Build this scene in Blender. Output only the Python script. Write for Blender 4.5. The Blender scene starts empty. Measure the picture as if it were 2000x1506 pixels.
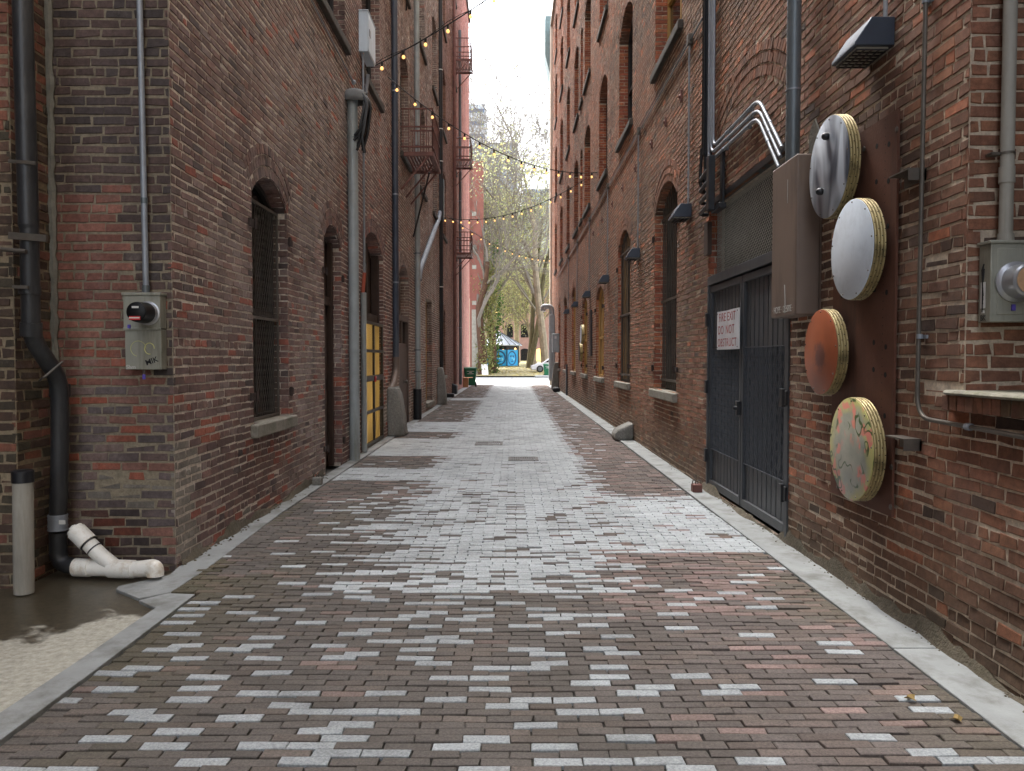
import bpy, math, random
import numpy as np
from mathutils import Vector, Matrix

random.seed(7)
RNG = np.random.default_rng(7)
C = bpy.context.scene.collection
R = math.radians
F, EYE, CX, CY = 1560.0, 1.55, 1000.0, 753.0
PITCH = math.atan(53.0 / F)

# ---------------------------------------------------------------- picture measurements -> real places
def ray(px, py):
    a, b = (px - CX) / F, (CY - py) / F
    cp, sp = math.cos(PITCH), math.sin(PITCH)
    return a, cp + b * sp, -sp + b * cp
def onx(px, py, X):
    d = ray(px, py); t = X / d[0]
    return Vector((X, d[1] * t, EYE + d[2] * t))
def ong(px, py, z=0.0):
    d = ray(px, py); t = (z - EYE) / d[2]
    return Vector((d[0] * t, d[1] * t, z))
def ony(px, py, Y):
    d = ray(px, py); t = Y / d[1]
    return Vector((d[0] * t, Y, EYE + d[2] * t))

# ---------------------------------------------------------------- noise
def _hash(ix, iy, seed):
    h = (ix.astype(np.int64) * 374761393 + iy.astype(np.int64) * 668265263 + seed * 974711) & 0x7fffffff
    h = ((h ^ (h >> 13)) * 1274126177) & 0x7fffffff
    return ((h ^ (h >> 16)) & 0xffff) / 65535.0
def vnoise(x, y, seed=0):
    x = np.asarray(x, float); y = np.asarray(y, float)
    ix, iy = np.floor(x), np.floor(y); fx, fy = x - ix, y - iy
    fx = fx * fx * (3 - 2 * fx); fy = fy * fy * (3 - 2 * fy)
    a, b = _hash(ix, iy, seed), _hash(ix + 1, iy, seed)
    c, d = _hash(ix, iy + 1, seed), _hash(ix + 1, iy + 1, seed)
    return (a * (1 - fx) + b * fx) * (1 - fy) + (c * (1 - fx) + d * fx) * fy
def fbm(x, y, seed=0):
    return (vnoise(x, y, seed) + .5 * vnoise(x * 2.1, y * 2.1, seed + 5) + .25 * vnoise(x * 4.3, y * 4.3, seed + 9)) / 1.75

def lin(c):
    return tuple(((v / 255.0) / 12.92 if v / 255.0 <= .04045 else ((v / 255.0 + .055) / 1.055) ** 2.4) for v in c)

# ---------------------------------------------------------------- materials
def base_mat(name):
    m = bpy.data.materials.new(name); m.use_nodes = True
    nt = m.node_tree; b = nt.nodes['Principled BSDF']
    return m, nt, b
def N(nt, t, **kw):
    n = nt.nodes.new(t)
    for k, v in kw.items(): setattr(n, k, v)
    return n
def mat(name, col, rough=.6, metal=0.0, var=.25, scale=6.0, bump=.0, bscale=60.0, dirt=None, dirt_amt=.5, dscale=3.0, streak=False, spec=.5):
    """painted / metal / stone surface with mottling, optional dirt of its own colour and fine bump"""
    m, nt, b = base_mat(name); L = nt.links.new
    tc = N(nt, 'ShaderNodeTexCoord')
    no = N(nt, 'ShaderNodeTexNoise'); no.inputs['Scale'].default_value = scale; no.inputs['Detail'].default_value = 8; no.inputs['Roughness'].default_value = .65
    L(tc.outputs['Object'], no.inputs['Vector'])
    cr = N(nt, 'ShaderNodeValToRGB')
    c = Vector(lin(col)); lo = c * (1 - var); hi = c * (1 + var)
    cr.color_ramp.elements[0].position = .3; cr.color_ramp.elements[1].position = .7
    cr.color_ramp.elements[0].color = (*lo, 1); cr.color_ramp.elements[1].color = (*[min(.95, v) for v in hi], 1)
    L(no.outputs['Fac'], cr.inputs['Fac']); out = cr.outputs['Color']
    if dirt:
        mp = N(nt, 'ShaderNodeMapping'); mp.inputs['Scale'].default_value = (dscale * 3, dscale * 3, dscale * .35) if streak else (dscale,) * 3
        L(tc.outputs['Object'], mp.inputs['Vector'])
        n2 = N(nt, 'ShaderNodeTexNoise'); n2.inputs['Scale'].default_value = 1; n2.inputs['Detail'].default_value = 9; n2.inputs['Roughness'].default_value = .7
        L(mp.outputs['Vector'], n2.inputs['Vector'])
        r2 = N(nt, 'ShaderNodeValToRGB'); r2.color_ramp.elements[0].position = .48; r2.color_ramp.elements[1].position = .66
        r2.color_ramp.elements[0].color = (0, 0, 0, 1); r2.color_ramp.elements[1].color = (dirt_amt,) * 3 + (1,)
        L(n2.outputs['Fac'], r2.inputs['Fac'])
        mx = N(nt, 'ShaderNodeMixRGB'); mx.inputs['Color2'].default_value = (*lin(dirt), 1)
        L(r2.outputs['Color'], mx.inputs['Fac']); L(out, mx.inputs['Color1']); out = mx.outputs['Color']
    L(out, b.inputs['Base Color'])
    b.inputs['Roughness'].default_value = rough; b.inputs['Metallic'].default_value = metal
    b.inputs['Specular IOR Level'].default_value = spec
    if bump:
        n3 = N(nt, 'ShaderNodeTexNoise'); n3.inputs['Scale'].default_value = bscale; n3.inputs['Detail'].default_value = 6
        L(tc.outputs['Object'], n3.inputs['Vector'])
        bp = N(nt, 'ShaderNodeBump'); bp.inputs['Strength'].default_value = bump; bp.inputs['Distance'].default_value = .01
        L(n3.outputs['Fac'], bp.inputs['Height']); L(bp.outputs['Normal'], b.inputs['Normal'])
    return m
def attr_mat(name, rough=.9, speck=.25, sscale=45.0, stain=.35, stscale=.9, stcol=(30, 27, 25), bump=.5, bscale=70.0, pale=None, pale_amt=.0, streak=0):
    """material whose colour comes from each brick's own colour, with grain, soot stains and pale bloom"""
    m, nt, b = base_mat(name); L = nt.links.new
    at = N(nt, 'ShaderNodeAttribute', attribute_name='brick_colour')
    tc = N(nt, 'ShaderNodeTexCoord')
    n1 = N(nt, 'ShaderNodeTexNoise'); n1.inputs['Scale'].default_value = sscale; n1.inputs['Detail'].default_value = 7; n1.inputs['Roughness'].default_value = .75
    L(tc.outputs['Object'], n1.inputs['Vector'])
    mr = N(nt, 'ShaderNodeMapRange'); mr.inputs['From Min'].default_value = .3; mr.inputs['From Max'].default_value = .7
    mr.inputs['To Min'].default_value = 1 - speck; mr.inputs['To Max'].default_value = 1 + speck
    L(n1.outputs['Fac'], mr.inputs['Value'])
    mu = N(nt, 'ShaderNodeMixRGB', blend_type='MULTIPLY'); mu.inputs['Fac'].default_value = 1
    L(at.outputs['Color'], mu.inputs['Color1']); L(mr.outputs['Result'], mu.inputs['Color2']); out = mu.outputs['Color']
    mp = N(nt, 'ShaderNodeMapping'); mp.inputs['Scale'].default_value = (stscale, stscale, stscale * .6)
    L(tc.outputs['Object'], mp.inputs['Vector'])
    n2 = N(nt, 'ShaderNodeTexNoise'); n2.inputs['Scale'].default_value = 1; n2.inputs['Detail'].default_value = 10; n2.inputs['Roughness'].default_value = .72
    L(mp.outputs['Vector'], n2.inputs['Vector'])
    r2 = N(nt, 'ShaderNodeValToRGB'); r2.color_ramp.elements[0].position = .46; r2.color_ramp.elements[1].position = .7
    r2.color_ramp.elements[0].color = (0, 0, 0, 1); r2.color_ramp.elements[1].color = (stain,) * 3 + (1,)
    L(n2.outputs['Fac'], r2.inputs['Fac'])
    mx = N(nt, 'ShaderNodeMixRGB'); mx.inputs['Color2'].default_value = (*lin(stcol), 1)
    L(r2.outputs['Color'], mx.inputs['Fac']); L(out, mx.inputs['Color1']); out = mx.outputs['Color']
    if streak:
        m6 = N(nt, 'ShaderNodeMapping'); m6.inputs['Scale'].default_value = (3.2, 3.2, .22); L(tc.outputs['Object'], m6.inputs['Vector'])
        n6 = N(nt, 'ShaderNodeTexNoise'); n6.inputs['Scale'].default_value = 1; n6.inputs['Detail'].default_value = 8; n6.inputs['Roughness'].default_value = .65; L(m6.outputs['Vector'], n6.inputs['Vector'])
        r6 = N(nt, 'ShaderNodeValToRGB'); r6.color_ramp.elements[0].position = .52; r6.color_ramp.elements[1].position = .70
        r6.color_ramp.elements[0].color = (0, 0, 0, 1); r6.color_ramp.elements[1].color = (streak,) * 3 + (1,); L(n6.outputs['Fac'], r6.inputs['Fac'])
        x6 = N(nt, 'ShaderNodeMixRGB'); x6.inputs['Color2'].default_value = (*lin(stcol), 1); L(r6.outputs['Color'], x6.inputs['Fac']); L(out, x6.inputs['Color1']); out = x6.outputs['Color']
    if pale:
        n4 = N(nt, 'ShaderNodeTexNoise'); n4.inputs['Scale'].default_value = 1.7; n4.inputs['Detail'].default_value = 12; n4.inputs['Roughness'].default_value = .8
        L(tc.outputs['Object'], n4.inputs['Vector'])
        r4 = N(nt, 'ShaderNodeValToRGB'); r4.color_ramp.elements[0].position = .55; r4.color_ramp.elements[1].position = .75
        r4.color_ramp.elements[0].color = (0, 0, 0, 1); r4.color_ramp.elements[1].color = (pale_amt,) * 3 + (1,)
        L(n4.outputs['Fac'], r4.inputs['Fac'])
        m4 = N(nt, 'ShaderNodeMixRGB'); m4.inputs['Color2'].default_value = (*lin(pale), 1)
        L(r4.outputs['Color'], m4.inputs['Fac']); L(out, m4.inputs['Color1']); out = m4.outputs['Color']
    L(out, b.inputs['Base Color'])
    b.inputs['Roughness'].default_value = rough; b.inputs['Specular IOR Level'].default_value = .3
    n3 = N(nt, 'ShaderNodeTexNoise'); n3.inputs['Scale'].default_value = bscale; n3.inputs['Detail'].default_value = 6; n3.inputs['Roughness'].default_value = .7
    L(tc.outputs['Object'], n3.inputs['Vector'])
    bp = N(nt, 'ShaderNodeBump'); bp.inputs['Strength'].default_value = bump; bp.inputs['Distance'].default_value = .006
    L(n3.outputs['Fac'], bp.inputs['Height']); L(bp.outputs['Normal'], b.inputs['Normal'])
    return m
def emit_mat(name, col, strength, base=(200, 180, 120)):
    m, nt, b = base_mat(name)
    b.inputs['Base Color'].default_value = (*lin(base), 1); b.inputs['Roughness'].default_value = .5
    b.inputs['Emission Color'].default_value = (*lin(col), 1); b.inputs['Emission Strength'].default_value = strength
    return m

M = {}
M['brick_left'] = attr_mat('weathered brown brick', speck=.42, sscale=24, stain=.55, streak=.5, stcol=(50, 43, 40), pale=(158, 148, 142), pale_amt=.5)
M['brick_right'] = attr_mat('red brick', speck=.42, sscale=24, stain=.55, streak=.45, stcol=(58, 45, 39), pale=(160, 138, 126), pale_amt=.32)
M['mortar_left'] = attr_mat('grey lime mortar', stain=.45, stcol=(92, 84, 78), stscale=2.2, speck=.4, sscale=25, bump=.8, bscale=40)
M['mortar_right'] = attr_mat('dusty lime mortar', stain=.45, stcol=(96, 84, 76), stscale=2.2, speck=.4, sscale=25, bump=.8, bscale=40)
M['paver'] = attr_mat('clay and granite pavers', rough=.85, speck=.45, sscale=85, stain=.4, stscale=1.6, stcol=(58, 54, 44), bump=.45, bscale=160)
M['joint'] = mat('joint sand with moss', (44, 40, 34), .95, var=.4, scale=9, bump=.6, dirt=(56, 60, 34), dirt_amt=.6, dscale=2)
M['kerb'] = mat('smooth grey concrete kerb', (144, 147, 146), .85, var=.16, scale=3, bump=.3, bscale=120, dirt=(88, 86, 76), dirt_amt=.7, dscale=2.6)
M['concrete'] = mat('rough grey concrete', (120, 117, 108), .9, var=.22, scale=7, bump=.8, bscale=50, dirt=(72, 69, 60), dirt_amt=.6, dscale=3)
M['stone'] = mat('weathered pale stone sill', (138, 133, 122), .9, var=.2, scale=9, bump=.9, bscale=35, dirt=(84, 86, 66), dirt_amt=.55, dscale=5)
M['dark_stone'] = mat('soot dark stone sill', (76, 70, 64), .9, var=.25, scale=9, bump=.8, bscale=35, dirt=(54, 56, 44), dirt_amt=.6, dscale=5)
M['void'] = mat('unlit interior', (9, 9, 10), .9, var=.1, spec=.1)
M['mossy_stone'] = mat('mossy stone ledge', (142, 138, 124), .9, var=.25, scale=9, bump=.9, bscale=40, dirt=(86, 96, 48), dirt_amt=.8, dscale=4)
M['galv'] = mat('galvanised steel', (150, 156, 164), .5, .4, var=.12, scale=14, dirt=(96, 98, 98), dirt_amt=.35, dscale=6, streak=True)
M['grey_pipe'] = mat('grey painted pipe', (160, 168, 170), .5, .15, var=.12, scale=5, dirt=(100, 98, 78), dirt_amt=.6, dscale=1.4, streak=True)
M['dark_grey_pipe'] = mat('dull grey steel pipe', (104, 112, 116), .45, .35, var=.12, scale=4, dirt=(72, 70, 66), dirt_amt=.5, dscale=1.5, streak=True)
M['slate_pipe'] = mat('slate painted downpipe', (62, 70, 84), .45, .1, var=.15, scale=5, dirt=(110, 112, 112), dirt_amt=.35, dscale=1.5, streak=True)
M['black'] = mat('black painted iron', (34, 35, 39), .42, .2, var=.25, scale=8, dirt=(64, 62, 60), dirt_amt=.4, dscale=3, streak=True)
M['black_cable'] = mat('black rubber cable', (24, 24, 26), .4, var=.2)
M['soil_pipe'] = mat('tarred iron drain', (46, 47, 49), .42, .1, var=.25, scale=6, dirt=(96, 94, 92), dirt_amt=.35, dscale=2.5, streak=True, bump=.2)
M['door_black'] = mat('blue black door paint', (62, 65, 69), .5, .1, var=.15, scale=3, dirt=(92, 92, 90), dirt_amt=.35, dscale=2, streak=True)
M['door_dark'] = mat('shadowy door skin', (30, 33, 38), .6, var=.2)
M['brown_metal'] = mat('brown painted steel', (120, 104, 93), .5, .1, var=.06, scale=3, dirt=(74, 62, 55), dirt_amt=.5, dscale=2, streak=True)
M['brown_door'] = mat('faded brown door paint', (92, 76, 68), .6, var=.12, scale=4, dirt=(56, 47, 43), dirt_amt=.5, dscale=2, streak=True)
M['brown_wood'] = mat('dark brown timber', (62, 46, 38), .7, var=.25, scale=6, dirt=(34, 28, 25), dirt_amt=.6, dscale=3, streak=True)
M['corten'] = mat('rusted steel plate', (96, 60, 44), .75, .1, var=.16, scale=5, bump=.15, dirt=(62, 40, 30), dirt_amt=.7, dscale=1.6, streak=True)
M['brass'] = mat('brass rim', (172, 156, 112), .5, .5, var=.15, scale=9, dirt=(84, 72, 46), dirt_amt=.8, dscale=6)
M['hole'] = mat('dark screw hole', (14, 13, 12), .8)
M['enamel'] = mat('pale grey enamel', (212, 222, 232), .38, var=.03, scale=4, dirt=(176, 184, 192), dirt_amt=.4, dscale=7)
M['copper'] = mat('orange brown lacquer', (172, 92, 58), .5, .1, var=.1, scale=3, dirt=(148, 72, 46), dirt_amt=.6, dscale=4)
M['meter_box'] = mat('grey painted meter box', (150, 150, 138), .55, .2, var=.1, scale=6, dirt=(104, 100, 84), dirt_amt=.6, dscale=4, streak=True)
M['cabinet'] = mat('pale blue grey cabinet', (204, 218, 230), .45, .05, var=.05, dirt=(176, 190, 200), dirt_amt=.4, dscale=2, streak=True)
M['meter_glass'] = mat('dark meter dome', (20, 21, 23), .45, var=.15, spec=.25)
M['meter_pale'] = mat('silver meter can', (170, 172, 176), .3, .5, var=.08)
M['red'] = mat('red sticker', (188, 40, 38), .5, var=.08)
M['white'] = mat('white paint', (216, 216, 212), .55, var=.05, dirt=(180, 178, 170), dirt_amt=.4)
M['purple'] = mat('violet plastic tag', (92, 80, 178), .4, var=.05)
M['sign_white'] = mat('weathered white sign board', (206, 208, 212), .6, var=.05, dirt=(160, 158, 156), dirt_amt=.4, dscale=5, streak=True)
M['sign_red'] = mat('faded red lettering', (140, 44, 46), .7, var=.2, scale=40)
M['ink'] = mat('black marker ink', (18, 18, 20), .6)
M['chalk'] = mat('white marker scrawl', (190, 188, 182), .8)
M['pvc'] = mat('white plastic pipe', (238, 236, 228), .4, var=.05, dirt=(166, 140, 96), dirt_amt=.6, dscale=7)
M['pvc_grey'] = mat('grey plastic post', (158, 154, 144), .6, var=.1, dirt=(112, 108, 98), dirt_amt=.6, dscale=3, streak=True)
M['iron'] = mat('oxide red iron', (120, 80, 71), .6, .2, var=.2, scale=7, dirt=(72, 48, 44), dirt_amt=.6, dscale=2)
M['tan'] = mat('ochre painted boarding', (172, 136, 80), .7, var=.12, scale=3, dirt=(124, 96, 58), dirt_amt=.5, dscale=2, streak=True)
M['ochre_frame'] = mat('yellow ochre window frame', (190, 150, 84), .6, var=.1, dirt=(130, 102, 60), dirt_amt=.4)
M['frame_dark'] = mat('dark painted sash', (42, 38, 37), .6, var=.2)
M['glass'] = mat('dark window glass', (20, 23, 27), .12, var=.3, scale=2)
M['bars'] = mat('dusty steel bar', (100, 94, 86), .5, .4, var=.2, scale=9, dirt=(54, 48, 44), dirt_amt=.5)
M['wire'] = mat('dull wire mesh', (168, 164, 154), .6, .0, var=.15)
M['guard_wire'] = mat('rusty grey guard wire', (98, 92, 86), .7, .0, var=.2)
M['mesh_black'] = mat('black expanded metal', (78, 82, 88), .55, .1, var=.15)
M['granite'] = mat('speckled grey guard stone', (128, 126, 120), .9, var=.5, scale=60, bump=1.0, bscale=30, dirt=(82, 80, 72), dirt_amt=.6, dscale=2.5)
M['green'] = mat('green bin plastic', (16, 100, 66), .4, var=.1, dirt=(12, 70, 46), dirt_amt=.5, dscale=2)
M['card'] = mat('brown cardboard', (176, 130, 92), .85, var=.06)
M['rubber'] = mat('black rubber', (22, 22, 23), .7, var=.2)
M['drain'] = mat('iron drain grate', (92, 88, 84), .6, .4, var=.2, scale=12)
M['orange_pipe'] = mat('orange red conduit', (176, 88, 66), .5, var=.1)
M['cement'] = mat('smeared cement', (128, 126, 116), .9, var=.2, scale=9, bump=.8, bscale=40, dirt=(90, 88, 80), dirt_amt=.5, dscale=5)
M['bulb'] = emit_mat('warm lit bulb', (255, 184, 108), .30, (255, 220, 150))
def sheet_mat():
    m, nt, b = base_mat('backlit yellow sheet'); L = nt.links.new; tc = N(nt, 'ShaderNodeTexCoord'); mp = N(nt, 'ShaderNodeMapping'); mp.inputs['Scale'].default_value = (1, 2.6, .9); L(tc.outputs['Object'], mp.inputs['Vector'])
    n = N(nt, 'ShaderNodeTexNoise'); n.inputs['Scale'].default_value = 2.2; n.inputs['Detail'].default_value = 5; L(mp.outputs['Vector'], n.inputs['Vector'])
    r = N(nt, 'ShaderNodeMapRange'); r.inputs['From Min'].default_value = .3; r.inputs['From Max'].default_value = .7; r.inputs['To Min'].default_value = .015; r.inputs['To Max'].default_value = .11; L(n.outputs['Fac'], r.inputs['Value'])
    L(r.outputs[0], b.inputs['Emission Strength']); b.inputs['Emission Color'].default_value = (*lin((255, 200, 104)), 1); b.inputs['Base Color'].default_value = (*lin((206, 172, 92)), 1); b.inputs['Roughness'].default_value = .35; return m
M['lit_yellow'] = sheet_mat()
M['lit_window'] = emit_mat('warm lit window', (255, 196, 110), .4)

# ---------------------------------------------------------------- objects
ORG = {}
def org(o): return ORG.get(o.name, Vector((0, 0, 0)))
def tag(o, label=None, cat=None, group=None, kind=None):
    if label: o['label'] = label
    if cat: o['category'] = cat
    if group: o['group'] = group
    if kind: o['kind'] = kind
    return o
def thing(name, label, cat, loc, group=None):
    o = bpy.data.objects.new(name, None); C.objects.link(o)
    o.empty_display_size = .2; o.location = loc; ORG[o.name] = Vector(loc)
    return tag(o, label, cat, group)
def link_mesh(name, me, parent, loc=None):
    o = bpy.data.objects.new(name, me); C.objects.link(o)
    if parent is not None:
        o.parent = parent; ORG[o.name] = org(parent).copy()
    else:
        o.location = loc; ORG[o.name] = Vector(loc)
    return o

class MB:
    """collects boxes, tubes and plates in world coordinates and links them as one mesh object"""
    def __init__(self): self.v, self.f, self.m, self.cur, self.mats = [], [], [], 0, []
    def use(self, m):
        if m not in self.mats: self.mats.append(m)
        self.cur = self.mats.index(m); return self
    def face(self, *pts):
        i = len(self.v); self.v += [Vector(p) for p in pts]; self.f.append(tuple(range(i, i + len(pts)))); self.m.append(self.cur)
    def _add(self, vs, fs):
        i = len(self.v); self.v += [Vector(p) for p in vs]
        for f in fs: self.f.append(tuple(i + k for k in f)); self.m.append(self.cur)
    def box(self, a, b):
        x0, y0, z0 = (min(a[k], b[k]) for k in range(3)); x1, y1, z1 = (max(a[k], b[k]) for k in range(3))
        self._add([(x0,y0,z0),(x1,y0,z0),(x1,y1,z0),(x0,y1,z0),(x0,y0,z1),(x1,y0,z1),(x1,y1,z1),(x0,y1,z1)],
                  [(3,2,1,0),(4,5,6,7),(0,1,5,4),(1,2,6,5),(2,3,7,6),(3,0,4,7)]); return self
    def hexa(self, p):
        self._add(p, [(3,2,1,0),(4,5,6,7),(0,1,5,4),(1,2,6,5),(2,3,7,6),(3,0,4,7)]); return self
    def bar(self, a, b, w, d=None, up=(0, 0, 1)):
        a, b = Vector(a), Vector(b); d = d or w; t = (b - a).normalized(); up = Vector(up)
        if abs(t.dot(up)) > .95: up = Vector((1, 0, 0)) if abs(t.x) < .9 else Vector((0, 1, 0))
        s = t.cross(up).normalized() * w / 2; u = s.cross(t).normalized() * d / 2
        self.hexa([a - s - u, a + s - u, a + s + u, a - s + u, b - s - u, b + s - u, b + s + u, b - s + u]); return self
    def tube(self, pts, r, seg=10, caps=True, closed=False):
        pts = [Vector(p) for p in pts]; n = len(pts); rs = r if isinstance(r, (list, tuple)) else [r] * n
        i0 = len(self.v); prev = None
        for k in range(n):
            if k == 0: t = pts[1] - pts[0]
            elif k == n - 1: t = pts[-1] - pts[-2]
            else: t = (pts[k + 1] - pts[k]).normalized() + (pts[k] - pts[k - 1]).normalized()
            t = t.normalized() if t.length > 1e-9 else Vector((0, 0, 1))
            if prev is None:
                ref = Vector((0, 0, 1)) if abs(t.z) < .9 else Vector((1, 0, 0)); s = t.cross(ref).normalized()
            else:
                s = prev - t * prev.dot(t); s = s.normalized() if s.length > 1e-6 else t.orthogonal().normalized()
            prev = s; u = t.cross(s)
            for j in range(seg):
                a = 2 * math.pi * j / seg
                self.v.append(pts[k] + (s * math.cos(a) + u * math.sin(a)) * rs[k])
        for k in range(n - 1):
            for j in range(seg):
                a, b = i0 + k * seg + j, i0 + k * seg + (j + 1) % seg
                self.f.append((a, b, b + seg, a + seg)); self.m.append(self.cur)
        if caps:
            self.f.append(tuple(i0 + j for j in reversed(range(seg)))); self.m.append(self.cur)
            self.f.append(tuple(i0 + (n - 1) * seg + j for j in range(seg))); self.m.append(self.cur)
        return self
    def lathe(self, c, axis, prof, seg=24):
        """prof: (distance along axis, radius)"""
        ax = Vector(axis).normalized()
        c = Vector(c); s = ax.orthogonal().normalized(); u = ax.cross(s); i0 = len(self.v)
        for d, r in prof:
            for j in range(seg):
                a = 2 * math.pi * j / seg; self.v.append(c + ax * d + (s * math.cos(a) + u * math.sin(a)) * max(r, 1e-4))
        for k in range(len(prof) - 1):
            for j in range(seg):
                a, b = i0 + k * seg + j, i0 + k * seg + (j + 1) % seg
                self.f.append((a, b, b + seg, a + seg)); self.m.append(self.cur)
        self.f.append(tuple(i0 + j for j in reversed(range(seg)))); self.m.append(self.cur)
        self.f.append(tuple(i0 + (len(prof) - 1) * seg + j for j in range(seg))); self.m.append(self.cur)
        return self
    def prism(self, poly, off):
        off = Vector(off); n = len(poly); a = [Vector(p) for p in poly]; b = [p + off for p in a]
        self._add(a + b, [tuple(reversed(range(n))), tuple(range(n, 2 * n))] + [(k, (k + 1) % n, n + (k + 1) % n, n + k) for k in range(n)])
        return self
    def build(self, name, m=None, parent=None, bevel=0.0, smooth=True, label=None):
        loc = None
        if parent is not None: o0 = org(parent)
        else:
            xs = [p.x for p in self.v]; ys = [p.y for p in self.v]; zs = [p.z for p in self.v]
            o0 = Vector(((min(xs) + max(xs)) / 2, (min(ys) + max(ys)) / 2, min(zs))); loc = o0
        me = bpy.data.meshes.new(name); me.from_pydata([tuple(p - o0) for p in self.v], [], self.f)
        for k in (self.mats or [m]): me.materials.append(k)
        if len(self.mats) > 1: me.polygons.foreach_set('material_index', self.m)
        if smooth:
            me.shade_smooth(); me.set_sharp_from_angle(angle=R(38))
        me.update()
        o = link_mesh(name, me, parent, loc)
        if bevel:
            bv = o.modifiers.new('bevel', 'BEVEL'); bv.width = bevel; bv.segments = 2; bv.limit_method = 'ANGLE'; bv.angle_limit = R(40)
        if label: o['label'] = label
        return o

def round_path(pts, r, n=6):
    pts = [Vector(p) for p in pts]; out = [pts[0]]
    for a, b, c in zip(pts, pts[1:], pts[2:]):
        d1, d2 = (a - b), (c - b); k = min(r, d1.length * .45, d2.length * .45)
        p, q = b + d1.normalized() * k, b + d2.normalized() * k
        for j in range(n + 1):
            t = j / n; out.append(p * (1 - t) ** 2 + b * 2 * t * (1 - t) + q * t * t)
    out.append(pts[-1]); return out

# ---------------------------------------------------------------- bricks laid one by one
SAT = .84
class Bricks:
    def __init__(self): self.a = []; self.q = []; self.qc = []
    def add(self, Cn, U, V, Nn, su, sv, col, depth=.03):
        n = len(Cn)
        if n == 0: return
        f = lambda x: np.broadcast_to(np.asarray(x, float), (n, 3)).copy()
        g = lambda x: np.broadcast_to(np.asarray(x, float), (n,)).copy()
        col = np.asarray(col, float); lum = (col @ np.array((.3, .6, .1)))[..., None]; col = lum + (col - lum) * SAT
        self.a.append((f(Cn), f(U), f(V), f(Nn), g(su), g(sv), f(col), g(depth)))
    def quad(self, p, col): self.q.append(np.array([tuple(x) for x in p], float)); self.qc.append(col)
    def build(self, name, mb, mm, parent=None, bev=.0035, jit=.0025, out=.0022, tilt=.004, lean=0.0, loc=None, seed=1):
        rng = np.random.default_rng(seed)
        o0 = np.array(org(parent)) if parent is not None else np.array(loc if loc is not None else (0, 0, 0), float)
        Cn, U, V, Nn, su, sv, col, dp = (np.concatenate([x[k] for x in self.a]) for k in range(8))
        n = len(Cn)
        flip = np.einsum('ij,ij->i', np.cross(U, V), Nn) < 0; U[flip] *= -1
        sx = np.array([-1, 1, 1, -1.]); sy = np.array([-1, -1, 1, 1.])
        j1 = rng.normal(0, jit, (n, 4, 2)); fo = rng.normal(0, out, n)
        tx = rng.normal(0, tilt, n); ty = rng.normal(-lean, tilt + lean * .35, n)
        bevv = np.minimum(bev * rng.uniform(.6, 1.5, n), np.minimum(su, sv) * .3)
        rings = []
        for ring in range(3):
            b = bevv if ring == 2 else np.zeros(n)
            du = sx[None] * (su / 2 - b)[:, None] + j1[:, :, 0]; dv = sy[None] * (sv / 2 - b)[:, None] + j1[:, :, 1]
            if ring == 0: dn = -np.repeat(dp[:, None], 4, 1)
            elif ring == 1: dn = np.repeat((fo - bevv * .8)[:, None], 4, 1) + du * tx[:, None] + dv * ty[:, None]
            else: dn = np.repeat(fo[:, None], 4, 1) + du * tx[:, None] + dv * ty[:, None]
            rings.append(Cn[:, None] + U[:, None] * du[..., None] + V[:, None] * dv[..., None] + Nn[:, None] * dn[..., None])
        verts = np.concatenate(rings, 1).reshape(-1, 3)
        fs = [(8, 9, 10, 11)]
        for k in range(4):
            l = (k + 1) % 4; fs += [(k, l, 4 + l, 4 + k), (4 + k, 4 + l, 8 + l, 8 + k)]
        faces = (np.arange(n)[:, None, None] * 12 + np.array(fs)[None]).reshape(-1, 4)
        cols = np.repeat(col, 12, 0); mi = np.zeros(len(faces), np.int32)
        if self.q:
            qv = np.concatenate(self.q); k = len(self.q)
            faces = np.concatenate([faces, len(verts) + np.arange(4 * k).reshape(-1, 4)])
            verts = np.concatenate([verts, qv]); cols = np.concatenate([cols, np.repeat(np.array(self.qc, float), 4, 0)])
            mi = np.concatenate([mi, np.ones(k, np.int32)])
        verts = verts - o0
        me = bpy.data.meshes.new(name); nf = len(faces)
        me.vertices.add(len(verts)); me.vertices.foreach_set('co', verts.astype(np.float32).ravel())
        me.loops.add(nf * 4); me.loops.foreach_set('vertex_index', faces.astype(np.int32).ravel())
        me.polygons.add(nf); me.polygons.foreach_set('loop_start', (np.arange(nf) * 4).astype(np.int32))
        me.polygons.foreach_set('material_index', mi)
        at = me.attributes.new('brick_colour', 'FLOAT_COLOR', 'POINT')
        at.data.foreach_set('color', np.concatenate([np.clip(cols, 0, 1), np.ones((len(cols), 1))], 1).astype(np.float32).ravel())
        me.materials.append(mb); me.materials.append(mm)
        me.update(calc_edges=True); me.validate(); me.shade_flat()
        return link_mesh(name, me, parent, loc)

class Wall:
    """a facade: u runs along it, n stands out of it"""
    def __init__(self, O, U, Nn):
        self.O, self.U, self.N = (np.array(x, float) for x in (O, U, Nn))
    def P(self, u, n, z): return Vector(self.O + self.U * u + self.N * n + np.array((0, 0, z)))
    def A(self, u, n, z):
        u = np.asarray(u, float); z = np.broadcast_to(np.asarray(z, float), u.shape)
        n = np.broadcast_to(np.asarray(n, float), u.shape)
        return self.O + self.U * u[:, None] + self.N * n[:, None] + np.stack([0 * u, 0 * u, z], 1)
    def mbox(self, mb, u0, u1, n0, n1, z0, z1):
        p = [self.P(u, n, z) for z in (z0, z1) for u, n in ((u0, n0), (u1, n0), (u1, n1), (u0, n1))]
        mb.hexa(p); return mb

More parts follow.
